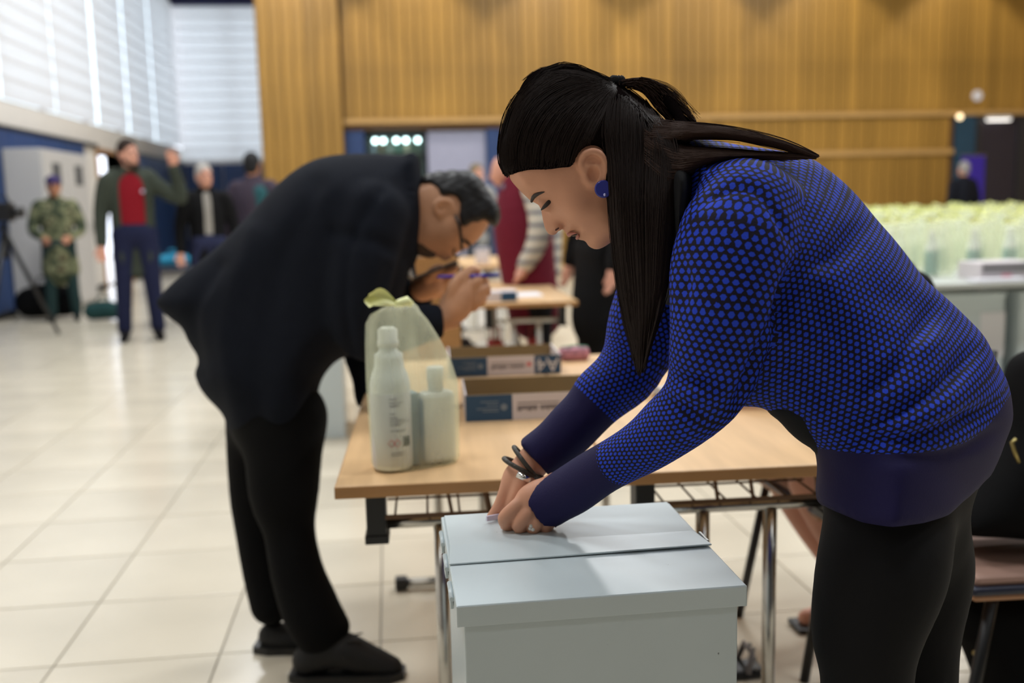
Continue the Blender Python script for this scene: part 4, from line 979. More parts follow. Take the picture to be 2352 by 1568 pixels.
# brows, lashes, lips, nails
M_BROW = mat('brow_hair', rgb(40, 28, 24), .6); M_LIP = mat('lip', rgb(182, 112, 98), .45); M_MOUTH = mat('mouth_dark', rgb(44, 18, 18), .5); M_NAIL = mat('nail', rgb(222, 170, 152), .25)
organic('eyebrow', [chain([onface(1221, 462.5, .0006), onface(1225, 453, .0008), onface(1233, 446.5, .001), onface(1242, 443, .001), onface(1250, 441, .0008)], [.0019, .0028, .0026, .0018, .0009], .001, 4)], .0008, FW, M_BROW, body, 1)
organic('eyelashes', [chain([LW(1243.5, 481.5, .030), LW(1250, 475, .0345), LW(1257, 468, .037), LW(1263, 461, .0375), LW(1266, 454.5, .038)], [.0011, .0023, .0029, .0025, .0009], .001, 4), chain([LW(1266, 470, .034), LW(1271, 475, .033), LW(1276, 480, .034)], [.0006, .0011, .0005], .001, 3)], .0008, FW, M_BROW, body, 0)
organic('lips', [chain([LW(1304.5, 539.5, 0), LW(1307, 537.5, .010), LW(1314, 536, .018), LW(1325, 535.5, .026)], [.0020, .0024, .0022, .0008], .002, 4), chain([LW(1325, 547, 0), LW(1326, 546, .009), LW(1328, 543, .016), LW(1328, 538, .025)], [.0022, .0024, .0020, .0008], .002, 4)], .0013, FW, M_LIP, body, 1)
organic('mouth_opening', [chain([LW(1315, 540, .004), LW(1320, 540, .014), LW(1327, 537, .0265)], [.0018, .0016, .0006], .001, 4)], .0009, FW, M_MOUTH, body, 1)
organic('nostril', [chain([LW(1277, 528, .0155), LW(1283, 524, .0172)], [.0013, .0010], .001, 3)], .0007, FW, mat('nostril_dark', rgb(84, 42, 36), .6), body, 0)
for p, r in (((1124, 1187, -.148), .0045), ((1168, 1206, -.086), .0042)): rounded('fingernail', tuple(FW.W(LW(*p))[0]), r, M_NAIL, body, 12, (1, .8, .55))
# --- earring, bracelet, rings
er = FW.W(LW(1386, 434, .082))[0]
e = MB().lathe([(.010, -.0014), (.0115, 0), (.010, .0014)], (0, 0, 0), 24); e.xf(Matrix.Translation(er) @ cam.matrix_world.to_3x3().to_4x4())
e = e.build('earring', mat('blue_enamel', rgb(48, 54, 140), .25), woman)
rounded('earring_stone', tuple(FW.W(LW(1389, 447, .085))[0]), .002, mat('crystal', rgb(190, 190, 240), .08, .4), e, 8)
M_CORD = mat('braided_cord', rgb(58, 54, 46), .6, bump=.6, bscale=160)
def ringpts(c, ax, ra, rb, n=26, tilt=0.):
    ax = np.asarray(ax)/np.linalg.norm(ax); u = np.cross(ax, (0, 0, 1.)); u /= np.linalg.norm(u); v = np.cross(ax, u)
    return [FW.W(c+u*ra*math.cos(q)+v*rb*math.sin(q)+ax*tilt*math.cos(q))[0] for q in np.linspace(0, 2*math.pi, n+1)[:-1]]
axw = LW(1196, 1098, -.155)-LW(1232, 1050, -.155)
br = empty('bracelet', tuple(FW.W(LW(1205, 1070, -.155))[0])); adopt(br, woman)
MB().tube(ringpts(LW(1201, 1074, -.151), axw, .0315, .0335, tilt=.006), .0036, 8, closed=True).build('bracelet_cord', M_CORD, br)
MB().tube(ringpts(LW(1210, 1064, -.151), axw, .0305, .033, tilt=-.008), .0036, 8, closed=True).build('bracelet_cord', M_CORD, br)
ca, cb = LW(1188, 1089, -.108), LW(1218, 1103, -.104)
MB().tube([FW.W(ca)[0], FW.W(cb)[0]], .0050, 14).build('bracelet_clasp', mat('polished_steel', rgb(215, 215, 212), .15, 1.), br)
for p, lab in (((1221, 1212, -.080), 'ring'), ((1176, 1150, -.138), 'ring')):
    c = LW(*p); r_ = MB().tube(ringpts(c+np.array([.004, .006, -.006]), np.array([-.55, -.8, .1]), .0105, .0105, 18), .0014, 6, closed=True).build('finger_ring', M_STEEL, woman)
    for dx, dy in ((-3, 1), (3, 3), (-1, -5)): rounded('ring_stone', tuple(FW.W(LW(p[0]+dx, p[1]+dy, p[2]+.008))[0]), .0032, mat('pearl_stone', rgb(232, 226, 218), .2), r_, 10)

# --- hair
CAP = [(1163, 399), (1186, 408), (1215, 403), (1242, 403), (1270, 402), (1292, 398), (1315, 397), (1327, 388), (1332, 374), (1340, 357), (1352, 349), (1366, 348), (1376, 357), (1378, 385), (1382, 420), (1440, 470), (1500, 470), (1552, 440), (1566, 400), (1560, 345), (1535, 302), (1506, 274), (1484, 251), (1460, 230), (1430, 205), (1412, 191), (1380, 174), (1335, 158), (1285, 152), (1238, 158), (1203, 186), (1180, 240), (1163, 292), (1152, 325), (1150, 355), (1154, 382)]
hairW = lambda x, y: np.clip(headW(x, y), .03, .2)+.008
CURT = [(1380, 358), (1420, 300), (1470, 280), (1530, 330), (1556, 400), (1553, 470), (1547, 560), (1536, 650), (1515, 710), (1496, 770), (1482, 830), (1470, 856), (1457, 835), (1444, 780), (1424, 705), (1412, 630), (1403, 560), (1397, 490), (1390, 440), (1383, 400)]
curtW = ctrl([(1420, 320, .03), (1500, 340, .03), (1400, 420, .024), (1540, 430, .034), (1410, 560, .020), (1540, 560, .028), (1430, 700, .014), (1510, 700, .016), (1470, 840, .007)])
curtB = ctrl([(1420, 320, .045), (1500, 340, .045), (1400, 420, .066), (1540, 430, .070), (1410, 560, .064), (1540, 560, .085), (1430, 700, .055), (1510, 700, .085), (1470, 840, .075)])
LOCK1 = [(1496, 268), (1540, 280), (1575, 280), (1612, 287), (1664, 292), (1728, 303), (1792, 321), (1856, 346), (1884, 361), (1850, 354), (1790, 337), (1720, 324), (1650, 318), (1590, 322), (1530, 350), (1490, 340)]
LOCK2 = [(1490, 320), (1560, 330), (1620, 338), (1700, 347), (1800, 354), (1876, 361), (1800, 364), (1710, 368), (1650, 376), (1605, 392), (1565, 425), (1520, 430), (1490, 390)]
lockW = ctrl([(1500, 280, .05), (1500, 400, .06), (1600, 300, .05), (1600, 380, .06), (1720, 312, .03), (1720, 356, .035), (1870, 358, .012)])
lockB = ctrl([(1500, 300, .02), (1600, 350, .05), (1720, 340, .085), (1870, 358, .10)])
HAIRP = [relief(smooth_poly(P2(CAP), 3), hairW, .014, .004, fr=FW), relief(smooth_poly(P2(CURT), 3), curtW, .02, .006, b0=curtB, wmin=.003, fr=FW), relief(smooth_poly(P2(LOCK1), 3), lockW, .014, .006, b0=lockB, wmin=.004, fr=FW), relief(smooth_poly(P2(LOCK2), 3), lockW, .014, .006, b0=lockB, wmin=.004, fr=FW),
        chain([LW(1418, 193, 0), LW(1440, 188, 0), LW(1480, 191, 0), LW(1512, 210, 0), LW(1543, 244, .01), LW(1572, 286, .03)], [.0055, .005, .0062, .0085, .0085, .006], .003, 4)]
HAIRV, HAIRF = grid_mesh(HAIRP, .0042, None, 2)
hair = quads('hair', FW.W(HAIRV), HAIRF, M_HAIR, woman)
hair['label'] = 'dark brown hair half tied, falling over shoulder and face side'
rs = random.Random(5)
G_CAP = [[(1157, 392), (1150, 345), (1177, 240), (1276, 150), (1400, 187)], [(1160, 396), (1154, 345), (1184, 240), (1284, 158), (1402, 190)], [(1168, 400), (1160, 340), (1196, 236), (1292, 168), (1402, 191)], [(1190, 404), (1185, 330), (1225, 240), (1310, 190), (1404, 193)], [(1225, 400), (1232, 320), (1275, 250), (1340, 210), (1406, 195)], [(1275, 398), (1290, 330), (1325, 268), (1370, 225), (1408, 198)], [(1315, 392), (1335, 330), (1362, 275), (1390, 232), (1412, 200)], [(1345, 350), (1368, 300), (1390, 255), (1405, 225), (1415, 202)]]
G_CUR = [[(1395, 235), (1388, 290), (1400, 380), (1413, 560), (1431, 700), (1463, 840)], [(1425, 225), (1420, 300), (1425, 400), (1430, 560), (1445, 700), (1466, 850)], [(1460, 235), (1470, 310), (1465, 420), (1470, 560), (1475, 700), (1472, 850)], [(1500, 262), (1520, 340), (1515, 440), (1508, 560), (1500, 700), (1476, 845)], [(1470, 235), (1520, 300), (1545, 400), (1542, 540), (1525, 680), (1482, 825)], [(1428, 203), (1490, 254), (1548, 330), (1552, 440), (1545, 560), (1520, 690)]]
G_BAK = [[(1500, 272), (1575, 283), (1664, 294), (1792, 323), (1880, 360)], [(1500, 300), (1575, 300), (1664, 304), (1780, 328), (1870, 358)], [(1480, 320), (1550, 318), (1650, 316), (1720, 323), (1850, 354)]]
G_BK2 = [[(1480, 300), (1550, 335), (1640, 342), (1760, 352), (1876, 361)], [(1480, 330), (1550, 365), (1640, 360), (1740, 358), (1860, 361)], [(1480, 370), (1540, 415), (1605, 390), (1700, 368), (1800, 364)]]
G_PON = [[(1420, 188), (1480, 182), (1512, 193), (1548, 220), (1597, 274)], [(1420, 190), (1470, 185), (1510, 205), (1550, 250), (1600, 290)], [(1420, 193), (1465, 192), (1500, 222), (1530, 270), (1600, 312)], [(1420, 195), (1455, 199), (1480, 212), (1503, 238), (1535, 280)]]
from mathutils.bvhtree import BVHTree
HB = BVHTree.FromPolygons([tuple(p) for p in HAIRV], [tuple(q) for q in HAIRF])
def onhair(px, py):
    """point of the hair surface seen at this place of the side view"""
    d_ = LW(px, py, .0)-LW(px, py, .2); h_ = HB.ray_cast(Vector(LW(px, py, .2)), Vector(d_))
    return None if h_[0] is None else np.array(h_[0])
SV = []; SF = []
def strand(pts, r0, r1):
    b0 = len(SV); n = len(pts); T = np.gradient(np.array(pts), axis=0)
    for i, p in enumerate(pts):
        t = T[i]/(np.linalg.norm(T[i])+1e-9); u = np.cross(t, (0, 0, 1.)); u /= np.linalg.norm(u)+1e-9; w_ = np.cross(t, u); r = r0+(r1-r0)*i/(n-1)
        for q in (0, 2.094, 4.189): SV.append(p+r*(u*math.cos(q)+w_*math.sin(q)))
    for i in range(n-1):
        for j in range(3): SF.append((b0+3*i+j, b0+3*i+(j+1) % 3, b0+3*i+3+(j+1) % 3, b0+3*i+3+j))
def strands(G, n, bfun, jit, r=.0007, nseg=7):
    A = np.array(G, float)
    for _ in range(n):
        u = rs.random()*(len(G)-1); i = min(int(u), len(G)-2); t = u-i; g = A[i]*(1-t)+A[i+1]*t
        c = _catmull(g, 3); off = np.array([rs.gauss(0, jit), rs.gauss(0, jit)]); wob = rs.gauss(0, jit); ph = rs.random()*6
        k = np.linspace(0, 1, len(c)); c = c+off*(.4+.6*np.sin(k*3.1))[:, None]; c[:, 1] += wob*np.sin(k*4+ph)
        s0, s1 = (0, 1) if rs.random() < .6 else sorted((rs.random(), rs.random()))
        if s1-s0 < .3: s0, s1 = 0, 1
        idx_ = np.linspace(s0*(len(c)-1), s1*(len(c)-1), nseg*2); c = np.stack([np.interp(idx_, np.arange(len(c)), c[:, a]) for a in (0, 1)], 1)
        lift = rs.uniform(-.0004, .0016); pts = []; last = None
        for p in c:
            q = onhair(p[0], p[1]) if bfun is None else LW(p[0], p[1], bfun(p[0], p[1]))
            if q is None: q = LW(p[0], p[1], last if last is not None else 0.)
            last = q[2]; pts.append(q+np.array([0, 0, lift]))
        strand(pts, r*rs.uniform(.7, 1.5), r*.5)
strands(G_CAP, 650, None, 5); strands(G_CUR, 700, None, 6)
FLY = [[(1230, 165), (1190, 215), (1168, 290), (1158, 330)], [(1300, 150), (1360, 158), (1420, 185), (1450, 200)], [(1340, 160), (1300, 148), (1240, 152), (1200, 180)]]
for g in FLY:
    for _ in range(6):
        c = _catmull(np.array(g, float)+np.array([rs.gauss(0, 2), rs.gauss(4, 2)]), 3); strand([LW(p[0], p[1], 0) for p in c], .0003, .0002)
quads('hair_strands', FW.W(np.array(SV)), np.array(SF), mat('hair_strand', rgb(34, 25, 22), .6, spec=.14), hair)
SV.clear(); SF.clear()
strands(G_BAK, 300, None, 3); strands(G_BK2, 260, None, 3); strands(G_PON, 240, lambda x, y: rs.uniform(-.009, .012), 2.2)
for _ in range(26):
    c = _catmull(np.array([(1470, 186), (1530, 200), (1572, 236), (1592+rs.gauss(0, 6), 272+rs.gauss(0, 8))], float)+np.array([rs.gauss(0, 3), rs.gauss(0, 4)]), 3); strand([LW(p[0], p[1], rs.uniform(-.004, .008)) for p in c], .0004, .0002)
tail = quads('hair_strands', FW.W(np.array(SV)), np.array(SF), mat('hair_strand_brown', rgb(58, 42, 35), .6, spec=.14), hair); tail['label'] = 'lighter brown loose ends and ponytail strands'
tie = MB()
for k in range(7):
    q = k/7*6.283; tie.tube([FW.W(LW(1413, 194, 0)+np.array([.004*math.cos(a)*.6+.002*math.cos(q), .0092*math.sin(a), .0095*math.cos(a)])+np.array([(k-3)*.0022, 0, 0]))[0] for a in np.linspace(0, 6.283, 11)[:-1]], .0034, 6, closed=True)
tie.build('hair_tie', mat('black_elastic', rgb(12, 12, 13), .8, spec=.1), hair)
# ------------------------------------------------------------------ man in the dark coat bending over his notes
FM = Frame(750, 800, 2.74); LM = FM.L
M_COAT = fabric('navy_wool_coat', rgb(26, 29, 37), .9, bump=.12, bscale=300, spec=.08); M_MTR = fabric('black_cotton', rgb(15, 15, 16), .85, bump=.08, spec=.1)
M_MHAIR = mat('greying_hair', rgb(27, 27, 29), .55, var=.3, scale=26, spec=.3); M_SHOE = mat('black_suede', rgb(14, 14, 15), .7); M_MSKIN = mat('skin_man', rgb(204, 154, 122), .5, var=.08, scale=24, spec=.3)
man = empty('person', (FM.W(LM(660, 1400))[0][0], FM.W(LM(660, 1400))[0][1], 0)); tag(man, 'person in a long dark coat bending to write, blue pen in hand', 'person')
COAT = [(948, 364), (900, 355), (850, 352), (780, 354), (722, 366), (670, 395), (620, 440), (580, 485), (540, 526), (500, 566), (450, 606), (400, 645), (364, 682), (357, 696), (372, 716), (396, 736), (416, 752), (430, 786), (452, 826), (444, 862), (470, 908), (512, 952), (530, 992), (590, 1028), (650, 1046), (690, 1020), (718, 960), (733, 885), (752, 850), (785, 822), (845, 806), (905, 740), (938, 640), (950, 560), (953, 480), (952, 410)]
coatW = ctrl([(930, 400, .13), (900, 470, .20), (800, 420, .19), (720, 480, .20), (860, 620, .20), (640, 560, .19), (700, 750, .21), (540, 650, .17), (600, 880, .21), (480, 780, .17), (400, 700, .11), (700, 950, .20), (560, 980, .19), (820, 760, .19), (650, 1030, .18)], FM)
A1 = [(858, 498, .15, .088), (836, 600, .19, .081), (822, 700, .20, .073), (838, 772, .19, .065), (912, 762, .17, .056), (975, 742, .155, .050), (1018, 738, .145, .047), (1040, 736, .14, .046)]
A2 = [(880, 520, -.15, .08), (905, 640, -.17, .068), (930, 690, -.14, .056), (965, 672, -.09, .047), (985, 662, -.07, .044)]
c1, c2 = C3([p[:3] for p in A1], FM), C3([p[:3] for p in A2], FM)
MF = [([(852, 470), (800, 560), (790, 680), (800, 780)], -.014, .018), ([(940, 600), (880, 560), (800, 540)], -.010, .02), ([(700, 480), (640, 620), (600, 800), (590, 980)], -.010, .03), ([(560, 600), (520, 760), (540, 930)], .010, .03), ([(880, 660), (850, 760), (900, 790)], -.01, .016), ([(480, 640), (440, 720), (450, 820)], -.012, .022), ([(720, 860), (680, 940), (660, 1040)], .008, .02)]
def mdisp(V, F):
    N = normals_of(V, F); D = np.zeros(len(V)); V2 = np.stack(flat(FM, V), -1)
    for (pl, dep, wd) in MF:
        s, r, _, _ = along(V2, _catmull(P2(pl, FM), 5)); D += dep*np.exp(-(r/wd)**2)
    return V+N*(D*np.clip(np.abs(N[:, 2])*1.5, 0, 1))[:, None]
coat = organic('coat', [relief(smooth_poly(P2(COAT, FM), 3), coatW, .11, .02, fr=FM), chain(c1, [p[3] for p in A1], .02, 4), halfspace(LM(1016, 738, .147), c1[-1]-c1[-3], LM(1016, 738, .147), .09), chain(c2, [p[3] for p in A2], .02, 4), halfspace(LM(972, 668, -.08), c2[-1]-c2[-3], LM(972, 668, -.08), .09),
    relief(smooth_poly(P2([(770, 800), (850, 780), (846, 860), (838, 915), (822, 942), (800, 938), (790, 880)], FM), 3), .03, .02, .02, b0=-.14), chain([LM(948, 370, .0), LM(951, 440, .02), LM(950, 520, .03), LM(944, 600, .02)], [.02, .022, .022, .015], .02, 4, axis=(0, 0, 1), flat=4.)], .011, FM, M_COAT, man, 2, disp=mdisp)
organic('trousers', [chain(C3([(655, 960, .08), (652, 1119, .08), (664, 1212, .08), (682, 1310, .08), (712, 1395, .08), (732, 1440, .08)], FM), [.105, .094, .069, .070, .077, .073], .03, 4), chain(C3([(600, 960, -.09), (588, 1119, -.09), (592, 1212, -.09), (606, 1310, -.09), (622, 1388, -.09)], FM), [.10, .076, .064, .060, .058], .03, 4), chain(C3([(715, 1420, .08), (745, 1425, .08), (780, 1440, .08)], FM), [.05, .05, .03], .02, 3), ellip(LM(640, 960, 0), (.13, .12, .15), .05)], .011, FM, M_MTR, man, 2)
for (pts, rr) in (([(705, 1515, .08), (770, 1490, .08), (840, 1512, .08), (900, 1532, .08)], [.040, .050, .042, .030]), ([(622, 1458, -.10), (648, 1462, -.10), (700, 1474, -.10)], [.036, .040, .03])):
    q = C3(pts, FM); zlim = 0.012
    fl = []
    sh = organic('shoe', [chain(q, rr, .012, 4)], .008, FM, M_SHOE, man, 2)
    vs = np.empty(len(sh.data.vertices)*3, np.float32); sh.data.vertices.foreach_get('co', vs); vs = vs.reshape(-1, 3); vs[:, 2] = np.maximum(vs[:, 2], .004); sh.data.vertices.foreach_set('co', vs.ravel()); sh.data.update()
    mid = FM.W(q)[1]; h0, h1 = FM.W(q)[0], FM.W(q)[-1]; dr_ = (h1-h0)*np.array([1, 1, 0]); dr_ /= np.linalg.norm(dr_); sd_ = np.array([-dr_[1], dr_[0], 0]); ln_ = np.linalg.norm((h1-h0)[:2])
    ol = [(-.045, .030), (0, .046), (ln_*.5, .044), (ln_, .046), (ln_+.035, .022), (ln_+.035, -.022), (ln_, -.046), (ln_*.5, -.044), (0, -.046), (-.045, -.030)]
    sv = [h0*np.array([1, 1, 0])+dr_*a_+sd_*b_+np.array([0, 0, z_]) for z_ in (.001, .022) for (a_, b_) in ol]; n_o = len(ol)
    from_py('sole', sv, [tuple(range(n_o))[::-1], tuple(range(n_o, 2*n_o))]+[(k_, (k_+1) % n_o, n_o+(k_+1) % n_o, n_o+k_) for k_ in range(n_o)], M_CAP, sh)
    MB().tube([mid+np.array([.02, -.06, .045]), mid+np.array([.05, -.07, .05]), mid+np.array([.07, -.06, .042])], .003, 5).tube([mid+np.array([.03, -.04, .05]), mid+np.array([.075, -.03, .052])], .0025, 5).build('lace', M_SHOE, sh)
MHEAD = [(950, 425), (985, 408), (1030, 402), (1075, 405), (1112, 432), (1138, 480), (1124, 514), (1106, 543), (1088, 560), (1070, 571), (1058, 578), (1045, 586), (1034, 595), (1024, 600), (1014, 597), (1007, 590), (996, 592), (985, 590), (972, 589), (955, 584), (942, 572), (932, 556), (905, 590), (870, 560), (860, 470), (900, 420)]
mhW = ctrl([(1100, 450, .055), (1060, 430, .072), (1000, 430, .068), (1040, 480, .076), (1100, 500, .060), (1095, 535, .040), (1070, 555, .036), (1060, 540, .060), (1040, 560, .052), (1046, 574, .024), (1030, 588, .015), (1022, 592, .015), (1015, 584, .024), (990, 575, .036), (1000, 550, .058), (960, 560, .050), (950, 575, .026), (980, 500, .068), (930, 500, .062), (880, 500, .07), (1130, 480, .04), (1010, 410, .05)], FM)
mh = [relief(smooth_poly(P2(MHEAD, FM), 3), mhW, .022, .006, wmin=.008, fr=FM), chain([LM(1044, 488, .074), LM(1036, 465, .080), LM(1016, 460, .084), LM(1000, 470, .084), LM(1002, 486, .080), LM(1014, 494, .076)], [.006, .007, .008, .007, .007, .006], .004, 3), ellip(LM(1022, 478, .074), (.022, .016, .009), .006), ellip(LM(1026, 480, .088), (.010, .008, .009), .004, sub=True)]
def mhand1():
    B = .13
    pr = [chain(C3([(1008, 738, .145), (1030, 722, .14), (1046, 700, B)], FM), [.030, .032, .040], .012, 4), chain(C3([(1046, 705, B), (1062, 680, B), (1072, 662, B)], FM), [.040, .040, .032], .014, 3)]
    for (f, r) in (([(1062, 668, B+.012), (1066, 640, B+.018), (1082, 620, B+.010), (1096, 622, B)], [.016, .0145, .0125, .011]), ([(1082, 672, B+.008), (1092, 650, B+.02), (1108, 640, B+.01), (1116, 650, B-.004)], [.016, .0145, .0125, .0105]), ([(1090, 688, B+.004), (1104, 668, B+.016), (1116, 660, B+.006), (1120, 672, B-.008)], [.015, .0135, .012, .010]), ([(1088, 704, B), (1102, 688, B+.012), (1110, 682, B+.004), (1110, 692, B-.008)], [.014, .0125, .011, .009]), ([(1036, 690, B+.02), (1040, 660, B+.03), (1052, 640, B+.026), (1062, 630, B+.018)], [.018, .016, .013, .011])): pr.append(chain(C3(f, FM), r, .005, 4))
    return pr
def mhand2():
    B = -.06
    pr = [chain(C3([(955, 668, -.085), (972, 664, B), (990, 656, B)], FM), [.028, .034, .036], .012, 4)]
    for (f, r) in (([(992, 640, B+.02), (1012, 630, B+.03), (1034, 622, B+.03), (1048, 616, B+.028)], [.015, .013, .011, .009]), ([(1000, 655, B), (1022, 645, B-.004), (1040, 634, B-.004)], [.016, .014, .011]), ([(998, 668, B-.01), (1018, 662, B-.016), (1032, 652, B-.016)], [.015, .013, .010]), ([(990, 676, B-.02), (1008, 676, B-.026), (1020, 668, B-.026)], [.014, .012, .010]), ([(982, 640, B+.03), (996, 622, B+.04), (1012, 614, B+.04)], [.016, .013, .010])): pr.append(chain(C3(f, FM), r, .005, 4))
    return pr
mbody = organic('body', mh, .0048, FM, M_MSKIN, man, 2, extra=[(mhand1(), .0042, 2), (mhand2(), .0042, 2), ([chain(C3([(930, 480, 0), (850, 480, 0), (720, 600, 0), (640, 800, 0), (630, 950, 0)], FM), [.06, .11, .12, .12, .12], .03, 4), chain(c1, [p[3]*.6 for p in A1], .02, 3), chain(c2, [p[3]*.6 for p in A2], .02, 3)], .02, 2)])
organic('hair', [relief(smooth_poly(P2([(958, 418), (985, 397), (1020, 392), (1060, 390), (1096, 401), (1124, 440), (1147, 474), (1149, 500), (1138, 522), (1120, 512), (1090, 518), (1062, 530), (1050, 516), (1046, 490), (1048, 466), (1032, 455), (1008, 460), (1000, 440), (984, 426)], FM), 3), lambda x, y: np.clip(mhW(x, y), .045, .2)+.013, .02, .008, fr=FM)], .006, FM, M_MHAIR, man, 2, disp=lambda V, F: V+normals_of(V, F)*(.0016*np.sin(V[:, 0]*150+3*np.sin(V[:, 1]*90))*np.sin(V[:, 1]*170+V[:, 2]*60))[:, None])
organic('beard', [relief(smooth_poly(P2([(1004, 588), (1006, 578), (990, 566), (965, 548), (945, 548), (938, 566), (950, 582), (970, 590), (990, 593)], FM), 3), lambda x, y: np.clip(mhW(x, y), .012, .2)+.0025, .012, .004, fr=FM)], .005, FM, mat('grey_beard', rgb(84, 68, 58), .8, var=.3, scale=120), man, 2)
organic('eyebrow', [chain([LM(1080, 562, .034), LM(1072, 556, .044), LM(1062, 550, .052)], [.005, .005, .003], .002)], .003, FM, M_MHAIR, mbody, 1)
gl = empty('glasses', tuple(FM.W(LM(1055, 575))[0])); adopt(gl, man)
M_GFR = mat('black_glasses', rgb(14, 12, 12), .3)
MB().tube(FM.W(C3([(1046, 494, .084), (1056, 520, .083), (1059, 548, .080), (1061, 572, .068)], FM)), .0046, 6).build('temple_arm', M_GFR, gl)
for s in (1, -1):
    MB().tube([FM.W(LM(1052+10*math.cos(a)-4*math.sin(a), 579+10*math.sin(a)+3*math.cos(a), s*(.036+.026*math.sin(a))))[0] for a in np.linspace(0, 6.283, 19)[:-1]], .0022, 6, closed=True).build('lens_rim', M_GFR, gl)
MB().tube(FM.W(C3([(1050, 586, .012), (1048, 588, 0), (1050, 586, -.012)], FM)), .002, 6).build('bridge', M_GFR, gl)
organic('shirt_collar', [relief(smooth_poly(P2([(922, 590), (936, 596), (948, 628), (952, 642), (938, 640), (926, 616)], FM), 3), .05, .012, .006, fr=FM)], .006, FM, mat('pale_shirt', rgb(190, 190, 186), .7), man, 1)
pen = empty('pen', tuple(FM.W(LM(1070, 634, .15))[0])); tag(pen, 'blue ballpoint pen held by the bending man', 'pen')
MB().tube(FM.W(C3([(1003, 636, .152), (1010, 635.5, .152), (1120, 633, .152)], FM)), [.0015, .0042, .0045], 10).build('pen_barrel', mat('pen_blue', rgb(62, 44, 176), .3), pen)
MB().tube(FM.W(C3([(1116, 633, .152), (1146, 631.5, .152)], FM)), .0052, 10).build('pen_cap', mat('pen_cap_blue', rgb(46, 52, 150), .3), pen)
nb = empty('notebook', tuple(FM.W(LM(1000, 625, -.01))[0])); tag(nb, 'small dark folder held open in the far hand of the bending man', 'notebook')
fa, fb = LM(946, 648, -.03), LM(1052, 606, -.03); u_ = (fb-fa)/np.linalg.norm(fb-fa); n_ = np.array([-u_[1], u_[0], 0])
for nm, off, th, m in (('cover', 0., .004, mat('brown_cover', rgb(60, 44, 40), .6)), ('pages', .0042, .003, mat('page_grey', rgb(176, 170, 168), .7))):
    L0 = np.linalg.norm(fb-fa); v = []
    for t in (0, 1):
        for b in (-.03, .05):
            for e in (0, 1): v.append(FM.W(fa+u_*L0*t+n_*(off+th*e)+np.array([0, 0, b]))[0])
    from_py(nm, v, [(0, 1, 3, 2), (4, 6, 7, 5), (0, 4, 5, 1), (2, 3, 7, 6), (0, 2, 6, 4), (1, 5, 7, 3)], m, nb)
